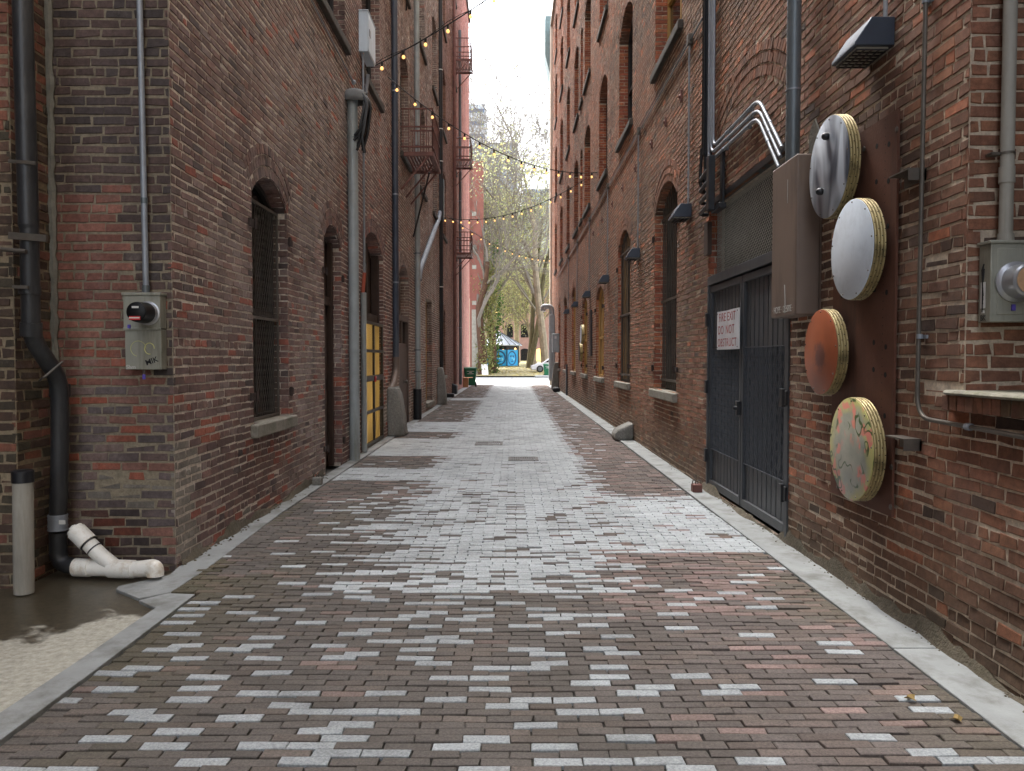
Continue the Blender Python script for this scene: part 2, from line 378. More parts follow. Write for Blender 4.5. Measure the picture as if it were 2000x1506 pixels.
def arch_geo(o):
    w = o['u1'] - o['u0']; r = max(o.get('rise', 0), 1e-6); Rr = (w * w / 4 + r * r) / (2 * r)
    return Rr, o['zs'] + r - Rr, math.asin(min(1, w / 2 / Rr)), (o['u0'] + o['u1']) / 2
def arch_top(o, u):
    if not o.get('rise'): return o['zs']
    Rr, zc, th, uc = arch_geo(o); return zc + math.sqrt(max(Rr * Rr - (u - uc) ** 2, 0))

MODL, COURSE = .213, .0695
def brick_wall(B, W, u0, u1, z0, z1, opens, colfn, rng, cap=None, mortar=(.2, .18, .16), jambcol=None, mod=MODL, thick=.7, vary=.012):
    mcol = lin(mortar)
    # --- mortar bed, with the real openings left out
    cuts = {u0, u1}
    for o in opens:
        if o.get('blind'): continue
        k = 10 if o.get('rise') else 1
        for j in range(k + 1): cuts.add(o['u0'] + (o['u1'] - o['u0']) * j / k)
    cuts = sorted(c for c in cuts if u0 <= c <= u1)
    for a, b in zip(cuts, cuts[1:]):
        if b - a < 1e-5: continue
        mid = (a + b) / 2; vo = []
        for o in opens:
            if not o.get('blind') and o['u0'] < mid < o['u1']: vo.append((o['z0'], arch_top(o, a), arch_top(o, b)))
        vo.sort(); la = lb = z0
        for z, ta, tb in vo:
            if z > la + 1e-6: B.quad((W.P(a, -.0045, la), W.P(b, -.0045, lb), W.P(b, -.0045, z), W.P(a, -.0045, z)), mcol)
            la, lb = ta, tb
        B.quad((W.P(a, -.0045, la), W.P(b, -.0045, lb), W.P(b, -.0045, z1), W.P(a, -.0045, z1)), mcol)
    # reveals and soffits
    for o in opens:
        if o.get('blind') or o.get('kind') == 'alcove': continue
        d = o.get('depth', .2) + .04
        for u in (o['u0'], o['u1']):
            s = -.008 if u == o['u0'] else .008
            B.quad((W.P(u + s, -.0045, o['z0']), W.P(u + s, -d, o['z0']), W.P(u + s, -d, o['zs']), W.P(u + s, -.0045, o['zs'])), mcol)
        k = 10 if o.get('rise') else 1
        us = [o['u0'] + (o['u1'] - o['u0']) * j / k for j in range(k + 1)]
        for a, b in zip(us, us[1:]):
            za, zb = arch_top(o, a), arch_top(o, b)
            B.quad((W.P(a, -.0045, za + .014), W.P(b, -.0045, zb + .014), W.P(b, -d, zb + .014), W.P(a, -d, za + .014)), mcol)
    # --- courses
    nr = int((z1 - z0) / COURSE)
    for r in range(nr):
        zb = z0 + r * COURSE; zm = zb + COURSE / 2
        head = (r % 7 == 3); L = mod * (.5 if head else 1)
        st = u0 - rng.uniform(.1, .9) * L * .3 - (L / 2 if r % 2 else 0)
        e = np.arange(st, u1 + 2 * L, L); e = e + rng.normal(0, vary, len(e))
        a, b = e[:-1].copy(), e[1:].copy()
        a = np.maximum(a, u0); b = np.minimum(b, u1); k = b - a > .03; a, b = a[k], b[k]
        if cap is not None:
            k = zm < cap(a); a, b = a[k], b[k]
        for o in opens:
            t = o.get('ring', 0); vs = []
            if o.get('rise'):
                Rr, zc, th, uc = arch_geo(o); Ro = Rr + t; dz = zm - zc
                if o['zs'] - .001 <= zm and dz < Ro:
                    ho = min(math.sqrt(Ro * Ro - dz * dz), dz * math.tan(th) if th < 1.5 else 9e9)
                    if zm < o['zs'] + .02: ho = max(ho, (o['u1'] - o['u0']) / 2)
                    if o.get('blind'):
                        hi = math.sqrt(Rr * Rr - dz * dz) if dz < Rr else 0
                        if hi < ho: vs = [(uc - ho, uc - hi), (uc + hi, uc + ho)]
                    else: vs = [(uc - ho, uc + ho)]
            if not o.get('blind') and o['z0'] - .02 < zm < o['zs']: vs = [(o['u0'], o['u1'])]
            for va, vb in vs:
                out = (b <= va + .004) | (a >= vb - .004)
                la, lb = a, np.minimum(b, va); ra, rb = np.maximum(a, vb), b
                ks = ~out & (lb - la > .025); kr = ~out & (rb - ra > .025)
                a, b = np.concatenate([a[out], la[ks], ra[kr]]), np.concatenate([b[out], lb[ks], rb[kr]])
        if len(a):
            um = (a + b) / 2; zz = np.full(len(um), zm)
            zz = zz + .009 * (vnoise(um * .7, zz * 1.3, 31) - .5) * 2 + .005 * (vnoise(um * 2.3, zz * 2.9, 33) - .5) * 2
            col, nn = colfn(um, zz, rng)
            B.add(W.A(um, nn, zz), W.U, (0, 0, 1), W.N, (b - a) - rng.uniform(.009, .015, len(a)), COURSE - rng.uniform(.011, .018, len(a)), col)
    # --- arches: rings of rowlock bricks; jambs
    for o in opens:
        if o.get('rise') and o.get('ring', 0) > .05:
            Rr, zc, th, uc = arch_geo(o); nring = max(1, round(o['ring'] / .11)); rh = o['ring'] / nring
            for q in range(nring):
                rm = Rr + (q + .5) * rh; nb = max(4, int(2 * th * rm / .072)); aa = -th + (np.arange(nb) + .5) * 2 * th / nb
                um, zm = uc + rm * np.sin(aa), zc + rm * np.cos(aa)
                if cap is not None and zm.min() > cap(np.array([uc]))[0]: continue
                Ut = W.U[None] * np.cos(aa)[:, None] + np.array((0, 0, -1.)) * np.sin(aa)[:, None]
                Vt = W.U[None] * np.sin(aa)[:, None] + np.array((0, 0, 1.)) * np.cos(aa)[:, None]
                col, nn = colfn(um, zm, rng)
                B.add(W.A(um, nn * 0 + .002, zm), Ut, Vt, W.N, 2 * th * rm / nb - .009, rh - .01, col * .93)
        if o.get('blind') or o.get('kind') == 'alcove': continue
        d = o.get('depth', .2)
        if cap is not None and o['z0'] > cap(np.array([o['u1']]))[0]: continue
        jf = jambcol or colfn
        for u, sgn in ((o['u0'], 1), (o['u1'], -1)):
            k0 = math.ceil((o['z0'] - z0) / COURSE - .2); k1 = int((o['zs'] - z0) / COURSE + .2)
            zs = z0 + (np.arange(k0, k1) + .5) * COURSE
            if len(zs) == 0: continue
            two = (np.arange(len(zs)) % 2) == 0
            for lo, hi, msk in ((0, d, ~two), (0, d * .5, two), (d * .5, d, two)):
                z = zs[msk]
                if len(z) == 0: continue
                col, nn = jf(np.full(len(z), u), z, rng)
                B.add(W.A(np.full(len(z), u), -(lo + hi) / 2, z), W.N, (0, 0, 1), W.U * sgn, hi - lo - .009, COURSE - .01, col)
        if o.get('rise'):
            Rr, zc, th, uc = arch_geo(o); nb = max(4, int(2 * th * Rr / .072)); aa = -th + (np.arange(nb) + .5) * 2 * th / nb
            Ut = W.U[None] * np.cos(aa)[:, None] + np.array((0, 0, -1.)) * np.sin(aa)[:, None]
            Nt = -(W.U[None] * np.sin(aa)[:, None] + np.array((0, 0, 1.)) * np.cos(aa)[:, None])
            um, zm = uc + Rr * np.sin(aa), zc + Rr * np.cos(aa)
            col, nn = colfn(um, zm, rng)
            B.add(W.A(um, -d / 2, zm), Ut, W.N, Nt, 2 * th * Rr / nb - .008, d - .01, col)

def shell(B, W, u0, u1, z1, col, back=9.0, front=-.72):
    """roof, ends, back and inner face of the building behind its facade"""
    c = lin(col); P = W.P
    B.quad((P(u0, front, 0), P(u1, front, 0), P(u1, front, z1), P(u0, front, z1)), (.02, .02, .02))
    B.quad((P(u0, -.0045, z1), P(u1, -.0045, z1), P(u1, -back, z1), P(u0, -back, z1)), c)
    for u in (u0, u1): B.quad((P(u, -.0045, -.05), P(u, -back, -.05), P(u, -back, z1), P(u, -.0045, z1)), c)
    B.quad((P(u0, -back, -.05), P(u1, -back, -.05), P(u1, -back, z1), P(u0, -back, z1)), c)

def opening_poly(W, o, n, inset=0.0):
    us = [o['u0'] + inset, o['u1'] - inset]; pts = [W.P(us[0], n, o['z0'] + inset), W.P(us[1], n, o['z0'] + inset)]
    k = 8 if o.get('rise') else 1
    for j in range(k + 1):
        u = us[1] + (us[0] - us[1]) * j / k; pts.append(W.P(u, n, arch_top(o, u) - inset))
    return pts
def lattice(mb, W, n, u0, u1, z0, z1, du, slope, r):
    """two families of slanting wires clipped to a rectangle"""
    for s in (slope, -slope):
        span = (z1 - z0) / s; k = int((u1 - u0 + abs(span)) / du) + 2
        for i in range(-1, k):
            ub = (u0 - max(span, 0)) + i * du; p = []
            for t0, t1 in ((0.0, 1.0),):
                ta, tb = 0.0, 1.0
                if abs(span) > 1e-9:
                    x0, x1 = (u0 - ub) / span, (u1 - ub) / span
                    ta, tb = max(ta, min(x0, x1)), min(tb, max(x0, x1))
                if tb - ta > .01:
                    mb.tube([W.P(ub + span * ta, n, z0 + (z1 - z0) * ta), W.P(ub + span * tb, n, z0 + (z1 - z0) * tb)], r, 3, False)
def fit_window(bld, W, o, style='sash', label=None):
    """window (frame) > pane, sill, security_bars / wire_guard; set back in its opening"""
    d = o.get('depth', .2); u0, u1, z0, zs = o['u0'], o['u1'], o['z0'], o['zs']; w = .055; topz = zs + o.get('rise', 0)
    fr = MB(); n0, n1 = -d - .05, -d + .03
    W.mbox(fr, u0, u0 + w, n0, n1, z0, zs + .02); W.mbox(fr, u1 - w, u1, n0, n1, z0, zs + .02)
    W.mbox(fr, u0 + w, u1 - w, n0, n1, z0, z0 + w)
    W.mbox(fr, u0 + w, u1 - w, n0, n1, (z0 + zs) / 2 - .03, (z0 + zs) / 2 + .03)
    if style != 'plain':
        W.mbox(fr, (u0 + u1) / 2 - .02, (u0 + u1) / 2 + .02, n0 + .005, n1 - .005, z0 + w, zs)
    k = 8 if o.get('rise') else 1
    for j in range(k):
        a, b = u0 + (u1 - u0) * j / k, u0 + (u1 - u0) * (j + 1) / k
        za, zb = arch_top(o, a), arch_top(o, b)
        fr.hexa([W.P(a, n0, za - w), W.P(b, n0, zb - w), W.P(b, n1, zb - w), W.P(a, n1, za - w), W.P(a, n0, za), W.P(b, n0, zb), W.P(b, n1, zb), W.P(a, n1, za)])
    win = fr.build('window', M['ochre_frame'] if style in ('tan', 'ochre') else M['frame_dark'], bld, label=label)
    pn = MB(); pn.face(*opening_poly(W, o, -d - .012)); pn.build('pane', M['tan'] if style.startswith('tan') else M['glass'], win, smooth=False)
    s = MB(); W.mbox(s, u0 - .1, u1 + .1, -d + .03, .07, z0 - .13, z0); s.build('sill', M['stone'] if z0 < 5 else M['dark_stone'], win, bevel=.015)
    if 'bars' in style or style == 'tanbars':
        b = MB(); nb = int((u1 - u0) / (.22 if 'tan' in style else .13))
        for j in range(1, nb):
            u = u0 + (u1 - u0) * j / nb; b.tube([W.P(u, -d * .55, z0 + .03), W.P(u, -d * .55, arch_top(o, u) - .02)], .011, 6, False)
        for z in (z0 + .15, (z0 + zs) / 2, zs - .1): W.mbox(b, u0, u1, -d * .55 - .012, -d * .55 + .012, z - .02, z + .02)
        b.build('security_bars', M['bars'], win)
    if 'wire' in style:
        b = MB(); lattice(b, W, -d * .6, u0 + .02, u1 - .02, z0 + .03, zs - .02, .075, 2.2, .0028)
        W.mbox(b, u0, u0 + .025, -d * .6 - .01, -d * .6 + .01, z0, zs); W.mbox(b, u1 - .025, u1, -d * .6 - .01, -d * .6 + .01, z0, zs)
        for z in (z0 + .02, z0 + (zs - z0) * .47, zs - .02): W.mbox(b, u0 + .025, u1 - .025, -d * .6 - .012, -d * .6 + .012, z - .014, z + .014)
        b.build('wire_guard', M['guard_wire'], win)
    return win
# ================================================================ paving, kerbs, ground
XL, XLB, XLC, XR = -2.47, -2.50, -2.60, 2.30
YEND = 46.6
def hgt(x, y):
    x = np.asarray(x, float); y = np.asarray(y, float)
    return .022 * (vnoise(x * .55 + 3, y * .33, 41) - .5) + .012 * (vnoise(x * 1.3, y * 1.1, 43) - .5)

g = MB(); g.face((-400, -60, -.06), (400, -60, -.06), (400, 900, -.06), (-400, 900, -.06))
tag(g.build('ground', mat('grey city ground', (92, 92, 90), .95, var=.1, scale=.5), smooth=False), kind='structure')

def lx(y): return -2.06 + (y > 5.22) * -.24 + (y > 17) * -.02
def rx(y): return 2.02 + 0 * y
B = Bricks(); rng = np.random.default_rng(11); lastw = np.zeros(0)
ROW = .0625
for i in range(int((YEND - 2.3) / ROW)):
    y = 2.3 + (i + .5) * ROW
    x0, x1 = float(lx(np.array(y))), float(rx(np.array(y)))
    off = (0 if i % 2 else .5) + rng.uniform(-.06, .06)
    e = np.arange(x0 - .195 * off, x1 + .2, .195) + 0; e = e + rng.normal(0, .003, len(e))
    a, b = np.maximum(e[:-1], x0), np.minimum(e[1:], x1); k = b - a > .03; a, b = a[k], b[k]; x = (a + b) / 2; n = len(x)
    rag = (.20 if y < 10 else .12) * rng.uniform(-1, 1)
    rag2 = (.20 if y < 10 else .12) * rng.uniform(-1, 1)
    near = y < 5.25
    infield = (x > -1.08 + rag) & (x < 1.0 + rag2) & (not near)
    if 5.25 <= y < 6.28: infield = (x > -1.0 + rag * 2) & (x < .78 + rag2 * 1.2)
    if 6.28 <= y < 8.95: infield = (x > -1.1 + rag * 1.4)
    for p, q in ((10.1, 11.3), (12.7, 15.5), (16.8, 19.3), (29.5, 31.2)):
        if p <= y < q: infield = infield | (x < -.9)
    u = rng.uniform(0, 1, n)
    dk = .19 if y < 7 else (.14 if y < 9.5 else (.06 if y < 12.5 else .015))
    dkx = np.where((x > 1.0) | (x < -1.1), .07, dk)
    if near:
        dens = np.where(x < -1.9, .10, np.where(x < .6, .25, np.where(x < 1.0, .10, .065)))
    elif y < 9.5: dens = np.where((x > -1.75) & (x < -1.0), .12, .025) + np.where((y < 6.28) & (x > 0), .03, 0)
    else: dens = np.where((np.abs(x) < 1.5), .05, .012)
    white = np.where(infield, u > dkx, u < dens * 1.35)
    for j in range(n):                                   # loose pale bricks keep apart from one another
        if infield[j]: continue
        if white[j] and ((j and white[j - 1] and not infield[j - 1] and rng.random() < .3) or (len(lastw) and np.min(np.abs(lastw - x[j])) < .10 and rng.random() < .75)): white[j] = False
    lastw = x[white & ~infield]
    v = rng.uniform(0, 1, n); br = rng.normal(1, .10, n)[:, None]
    cl = vnoise(x * .8, np.full(n, y * .55), 51)
    pinkp = np.where((x > .6), .10 + .36 * (cl > .52), np.where(x < -.7, .04 + .3 * (cl > .68), .015))
    if y > 9: pinkp = pinkp * .5 + .2
    grey, pink, mauve = np.array(lin((98, 91, 85))), np.array(lin((128, 109, 101))), np.array(lin((104, 94, 86)))
    col = np.where((v < pinkp)[:, None], pink, np.where((v > .75)[:, None], mauve, grey)) * br
    col = col * (1 + np.clip(x - .2, 0, 1)[:, None] * np.array((.09, .035, .06)))
    if y > 9: col = col * .82 + mauve * .10
    moss = np.clip((-x - 1.35) * 1.2, 0, 1) * (vnoise(x * 1.5, np.full(n, y * 1.2), 53) > .38) * (y < 9) * .8
    moss = np.maximum(moss, np.clip((x - 1.5) * 1.6, 0, 1) * (vnoise(x * 1.5, np.full(n, y * 1.2), 55) > .5) * (y < 7) * .6)
    col = col * (1 - moss[:, None]) + np.array(lin((86, 80, 56))) * moss[:, None]
    wcol = np.array(lin((172, 178, 180))) * rng.normal(1, .05, n)[:, None]
    warm = fbm(x * .6, np.full(n, y * .5), 57)[:, None]
    wcol = wcol * (.88 + .2 * warm) * (.84 if near else 1)
    col = np.where(white[:, None], wcol, col)
    z = hgt(x, y) + np.where(white, .002, rng.normal(0, .002, n))
    B.add(np.stack([x, np.full(n, y), z], 1), (1, 0, 0), (0, 1, 0), (0, 0, 1), (b - a) - rng.uniform(.004, .008, n), ROW - np.where(white, .004, rng.uniform(.004, .009, n)), col, .03)
for yy in np.arange(2.0, YEND, .6):
    for xx in np.arange(-2.36 if yy > 5.9 else -2.08, 2.02, .585):
        p = [(xx, yy), (xx + .585, yy), (xx + .585, yy + .6), (xx, yy + .6)]
        B.quad([(a, b, float(hgt(a, b)) - .015) for a, b in p], (.1, .09, .07))
pv = B.build('alley_paving', M['paver'], M['joint'], None, bev=.0035, jit=.0022, out=.0012, tilt=.010, loc=(0, 24, 0), seed=3)
tag(pv, kind='structure')

def slab(name, poly, m, top, thick=.06, bevel=.004):
    mb = MB(); mb.prism([(p[0], p[1], top - thick) for p in poly], (0, 0, thick)); return tag(mb.build(name, m, bevel=bevel), kind='structure')
def gp(px, py): p = ong(px, py); return (p.x, p.y)
slab('kerb', [(-2.09, 1.0), (-2.07, 4.0), gp(381, 1162), gp(329, 1160), gp(271, 1174), gp(303, 1189), gp(141, 1300), (-2.24, 3.2), (-2.26, 1.0)][::-1][::-1], M['kerb'], .006)
slab('kerb', [gp(332, 1159), gp(400, 1115), (-2.31, 8.0), (-2.31, 12.4), (XL + .0, 12.4), (XL, 5.84), gp(332, 1124), gp(231, 1147), gp(227, 1153), gp(272, 1171)], M['kerb'], .008)
slab('kerb', [(-2.31, 12.41), (-2.31, 19.0), (-2.34, 28), (-2.34, YEND), (XLC, YEND), (XLC, 28), (XLB, 28), (XLB, 12.41)], M['kerb'], .009)
for a, b in ((1.0, 4.2), (4.21, 9.6), (9.61, 16.0), (16.01, 30.0), (30.01, YEND)):
    slab('kerb', [(2.03, a), (XR + .02, a), (XR + .02, b), (2.03, b)], M['kerb'], .008)
# crumbled dirt along the foot of the right wall
M['grit'] = mat('gritty grey brown rubble', (92, 84, 70), .95, var=.35, scale=30, bump=1.0, bscale=70, dirt=(66, 62, 44), dirt_amt=.7, dscale=9)
rb = random.Random(5); mb = MB()
for i in range(260):
    y = rb.uniform(3, 10) if i < 200 else rb.uniform(10, 20); x = 2.29 - abs(rb.gauss(0, .03)); r = rb.uniform(.003, .010)
    mb.lathe((x, y, .006), (rb.uniform(-.3, .3), rb.uniform(-.3, .3), 1), [(0, r), (r * .6, r * .8), (r, r * .3)], 5)
for i in range(120):
    y = rb.uniform(5.9, 10.5); x = XL + .01 + abs(rb.gauss(0, .035)); r = rb.uniform(.004, .014)
    mb.lathe((x, y, .006), (rb.uniform(-.3, .3), rb.uniform(-.3, .3), 1), [(0, r), (r * .6, r * .8), (r, r * .3)], 5)
def fillet(x, sg, y0, y1, seed):
    k = int((y1 - y0) / .05); R_ = lambda a, b_: float(fbm(np.array(a * 2.3), np.array(b_ * 3.0 + seed), seed))
    g_ = [[Vector((x + sg * w_ * (.01 + .10 * max(0, R_(y0 + .05 * i, 0) - .32)), y0 + .05 * i + rb.uniform(-.01, .01), .006 + h_ * (.25 * max(0, R_(y0 + .05 * i, 1) - .30) + rb.uniform(0, .012)))) for w_, h_ in ((0, 1.0), (.35, .75), (.7, .35), (1.0, .08), (1.25, -.05))] for i in range(k + 1)]
    for i in range(k):
        for j in range(4): mb.face(g_[i][j], g_[i][j + 1], g_[i + 1][j + 1], g_[i + 1][j])
fillet(XR, -1, 3.0, 9.6, 3); fillet(XL, 1, 5.9, 10.4, 8)
tag(mb.build('crumbled_mortar', M['grit']), 'crumbs of mortar and grit along the foot of the walls', 'debris', kind='stuff')

# wet concrete apron in the alcove
def wet_mat():
    m, nt, b = base_mat('damp worn concrete'); L = nt.links.new
    tc = N(nt, 'ShaderNodeTexCoord'); sp = N(nt, 'ShaderNodeSeparateXYZ'); L(tc.outputs['Object'], sp.inputs[0])
    no = N(nt, 'ShaderNodeTexNoise'); no.inputs['Scale'].default_value = 1.6; no.inputs['Detail'].default_value = 9; no.inputs['Roughness'].default_value = .6; L(tc.outputs['Object'], no.inputs['Vector'])
    # wetness spreads from the outfall pipe
    dx = N(nt, 'ShaderNodeMath', operation='MULTIPLY_ADD'); dx.inputs[1].default_value = 1.05; L(sp.outputs['Y'], dx.inputs[0]); 
    ax = N(nt, 'ShaderNodeMath', operation='MULTIPLY'); ax.inputs[1].default_value = -.42; L(sp.outputs['X'], ax.inputs[0]); L(ax.outputs[0], dx.inputs[2])
    ad = N(nt, 'ShaderNodeMath', operation='MULTIPLY_ADD'); ad.inputs[1].default_value = 1.9; L(no.outputs['Fac'], ad.inputs[0]); L(dx.outputs[0], ad.inputs[2])
    wr = N(nt, 'ShaderNodeMapRange'); wr.inputs['From Min'].default_value = WET0; wr.inputs['From Max'].default_value = WET0 + .1; L(ad.outputs[0], wr.inputs['Value'])
    n2 = N(nt, 'ShaderNodeTexNoise'); n2.inputs['Scale'].default_value = 22; n2.inputs['Detail'].default_value = 12; n2.inputs['Roughness'].default_value = .78; L(tc.outputs['Object'], n2.inputs['Vector'])
    cr = N(nt, 'ShaderNodeValToRGB'); e = cr.color_ramp.elements; e[0].position = .32; e[0].color = (*lin((134, 131, 118)), 1); e[1].position = .62; e[1].color = (*lin((182, 179, 166)), 1); L(n2.outputs['Fac'], cr.inputs['Fac'])
    c2 = N(nt, 'ShaderNodeValToRGB'); e = c2.color_ramp.elements; e[0].position = .3; e[0].color = (*lin((48, 44, 36)), 1); e[1].position = .7; e[1].color = (*lin((96, 88, 72)), 1); L(n2.outputs['Fac'], c2.inputs['Fac'])
    mx = N(nt, 'ShaderNodeMixRGB'); L(wr.outputs[0], mx.inputs['Fac']); L(cr.outputs['Color'], mx.inputs['Color1']); L(c2.outputs['Color'], mx.inputs['Color2']); L(mx.outputs['Color'], b.inputs['Base Color'])
    rr = N(nt, 'ShaderNodeMapRange'); rr.inputs['To Min'].default_value = .9; rr.inputs['To Max'].default_value = .3; L(wr.outputs[0], rr.inputs['Value']); L(rr.outputs[0], b.inputs['Roughness'])
    bp = N(nt, 'ShaderNodeBump'); bp.inputs['Distance'].default_value = .012; L(n2.outputs['Fac'], bp.inputs['Height'])
    bs = N(nt, 'ShaderNodeMapRange'); bs.inputs['To Min'].default_value = .3; bs.inputs['To Max'].default_value = .12; L(wr.outputs[0], bs.inputs['Value']); L(bs.outputs[0], bp.inputs['Strength']); L(bp.outputs['Normal'], b.inputs['Normal'])
    return m
WET0 = 1.55
mb = MB(); AY, AX = (1.0, 5.9), (-6.0, -2.1)
for i in range(20):
    for j in range(24):
        xs = [AX[0] + (AX[1] - AX[0]) * (i + k) / 20 for k in (0, 1)]; ys = [AY[0] + (AY[1] - AY[0]) * (j + k) / 24 for k in (0, 1)]
        z = lambda x, y: -.012 + .012 * float(vnoise(np.array(x * 1.4), np.array(y * 1.4), 61) - .5)
        mb.face((xs[0], ys[0], z(xs[0], ys[0])), (xs[1], ys[0], z(xs[1], ys[0])), (xs[1], ys[1], z(xs[1], ys[1])), (xs[0], ys[1], z(xs[0], ys[1])))
me = mb.build('concrete_apron', wet_mat()); tag(me, kind='structure')

# ================================================================ brick colours
def pal(cols, u):
    cols = np.array([lin(c) for c in cols]); return cols[np.clip((u * len(cols)).astype(int), 0, len(cols) - 1)]
def col_right(u, z, rng):
    n = len(u); w = fbm(u * .35, z * .5, 71); v = rng.uniform(0, 1, n)
    a = pal([(150, 94, 70), (142, 90, 69), (158, 101, 74), (132, 87, 69), (147, 93, 73)], v)
    b = pal([(124, 88, 72), (110, 80, 68), (132, 92, 73), (116, 84, 71), (100, 74, 64)], rng.uniform(0, 1, n))
    t = np.clip((w - .42) * 4 + rng.normal(0, .25, n), 0, 1)
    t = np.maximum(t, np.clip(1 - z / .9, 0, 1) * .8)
    c = a * (1 - t[:, None]) + b * t[:, None]
    hot = (rng.uniform(0, 1, n) < .05); c[hot] = np.array(lin((184, 106, 72)))
    dk = (rng.uniform(0, 1, n) < .03); c[dk] = np.array(lin((88, 68, 62)))
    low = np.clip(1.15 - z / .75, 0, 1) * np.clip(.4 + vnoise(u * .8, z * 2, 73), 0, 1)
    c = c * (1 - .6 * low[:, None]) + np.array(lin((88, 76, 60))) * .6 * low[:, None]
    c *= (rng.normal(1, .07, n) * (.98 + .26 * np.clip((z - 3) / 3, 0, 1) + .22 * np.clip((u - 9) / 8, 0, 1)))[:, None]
    c = c * np.array((.90, .93, .80))
    nn = np.where(rng.uniform(0, 1, n) < .03, -.003, 0) * (z < 3)
    return c, nn
def col_jamb_right(u, z, rng):
    n = len(u); c = pal([(196, 108, 64), (176, 94, 60), (204, 122, 74), (160, 88, 62), (186, 100, 66)], rng.uniform(0, 1, n))
    up = (z > 5)[:, None]; return np.where(up, c * .95, c) * rng.normal(1, .09, n)[:, None], np.zeros(n)
def col_leftA(u, z, rng):
    n = len(u); w = fbm(u * .4 + 7, z * .55, 81); v = rng.uniform(0, 1, n)
    a = pal([(124, 92, 84), (114, 87, 80), (132, 97, 86), (110, 85, 80), (120, 93, 87)], v)
    b = pal([(150, 134, 128), (132, 116, 112), (140, 120, 112)], rng.uniform(0, 1, n))
    t = np.clip((w - .5) * 4 + rng.normal(0, .3, n), 0, 1) * .9
    c = a * (1 - t[:, None]) + b * t[:, None]
    red = (rng.uniform(0, 1, n) < np.where(z < 2.2, .12, .04)) ; c[red] = np.array(lin((152, 84, 66)))
    patch = (vnoise(u * 1.4, z * 3.2, 83) > .86) & (z < 2.4); c[patch] = np.array(lin((164, 92, 68)))
    dk = rng.uniform(0, 1, n) < .05; c[dk] = np.array(lin((88, 74, 72)))
    sm = (fbm(u * 1.5, z * 2.2, 85) > .62) & (z < .95); c[sm] = np.array(lin((134, 126, 116)))
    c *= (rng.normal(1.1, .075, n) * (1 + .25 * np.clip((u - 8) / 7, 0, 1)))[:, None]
    return c, np.where(sm, -.002, 0.0)
def col_leftB(u, z, rng):
    c, nn = col_leftA(u, z, rng); g = np.array(lin((150, 136, 124)))
    return c * .68 + g * .5 * rng.normal(1, .12, len(u))[:, None], nn * 0
def col_leftC(u, z, rng):
    n = len(u); c = pal([(146, 104, 84), (138, 97, 79), (153, 111, 90), (131, 93, 78)], rng.uniform(0, 1, n))
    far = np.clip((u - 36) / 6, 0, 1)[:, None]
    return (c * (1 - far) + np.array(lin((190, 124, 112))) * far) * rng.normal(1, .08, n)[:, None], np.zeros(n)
def col_pier(u, z, rng):
    """small front wall with the meter: dark above, red painted middle, smeared foot"""
    n = len(u); v = rng.uniform(0, 1, n)
    up = pal([(96, 80, 76), (88, 76, 74), (102, 82, 76), (84, 74, 72), (106, 84, 77)], v)
    mid = pal([(150, 98, 82), (144, 92, 78), (156, 101, 84), (138, 90, 78)], v)
    lo = pal([(122, 100, 94), (110, 95, 93), (142, 98, 84), (104, 92, 91), (128, 104, 97)], v)
    red = (z < 2.74 + .06 * vnoise(u * 5, z, 91)) & (u < .56 + (z < 1.5) * .2)
    c = np.where(red[:, None], mid, up); c = np.where((z < 1.38)[:, None], lo, c)
    hot = (rng.uniform(0, 1, n) < .12) & (z < 2); c[hot] = np.array(lin((166, 90, 66)))
    sm = (fbm(u * 3.2, z * 5.2, 93) > .66) & (z < 1.2); c[sm] = np.array(lin((128, 120, 110)))
    wet = ((u - .42) ** 2 / .09 + (z - .2) ** 2 / .07) < 1; c[wet] *= .42
    return c * rng.normal(.82, .08, n)[:, None], np.where(sm, -.0045, 0.0)
def col_alcove(u, z, rng):
    n = len(u); v = rng.uniform(0, 1, n); w = vnoise(u * 2, z * .8, 95)
    a = pal([(96, 78, 62), (110, 82, 66), (82, 74, 58), (90, 70, 58)], v); b = pal([(152, 92, 68), (130, 82, 66)], v)
    t = ((w > .6) | (rng.uniform(0, 1, n) < .15))[:, None]
    return np.where(t, b, a) * rng.normal(1, .1, n)[:, None] * .9, np.zeros(n)
capY = lambda u: 1.55 + .475 * np.maximum(u, 1) + .7
capc = lambda u: 0 * u + 5.2

# ================================================================ right-hand building
WR = Wall((XR, 0, 0), (0, 1, 0), (-1, 0, 0))
Rb = thing('brick_building', 'long red brick building on the right carrying the four round drums', 'building', (XR, 23, 0))
openR = [dict(u0=1.2, u1=4.06, z0=1.36, zs=5.6, rise=0, depth=.42, kind='alcove'),
         dict(u0=6.62, u1=9.40, z0=.03, zs=3.30, rise=0, depth=.16, kind='door'),
         dict(u0=6.62, u1=9.40, z0=3.8, zs=3.72, rise=.5, ring=.33, blind=True)]
lowR = [(11.2, 12.95, 1.06, 3.85, .32, 'bars'), (15.6, 17.4, 1.06, 3.85, .32, 'tanbars'), (20.05, 21.9, 1.06, 3.15, .28, 'tan'), (24.45, 26.2, 1.06, 3.2, .28, 'tan'),
        (28.9, 30.7, 1.06, 3.9, .3, 'tan'), (33.5, 35.2, 1.06, 3.9, .3, 'plain'), (38.0, 39.7, 1.06, 3.9, .3, 'plain')]
upR = [(11.0, 13.0), (15.45, 17.35), (19.5, 21.3), (23.7, 25.6), (26.3, 27.1), (27.95, 29.8), (32.1, 33.9), (36.4, 38.4), (41.2, 43.0)]
winR = []
for a, b, z0, zs, rise, st in lowR: winR.append(dict(u0=a, u1=b, z0=z0, zs=zs, rise=rise, ring=.33, depth=.10 if 'tan' in st else .22, style=st))
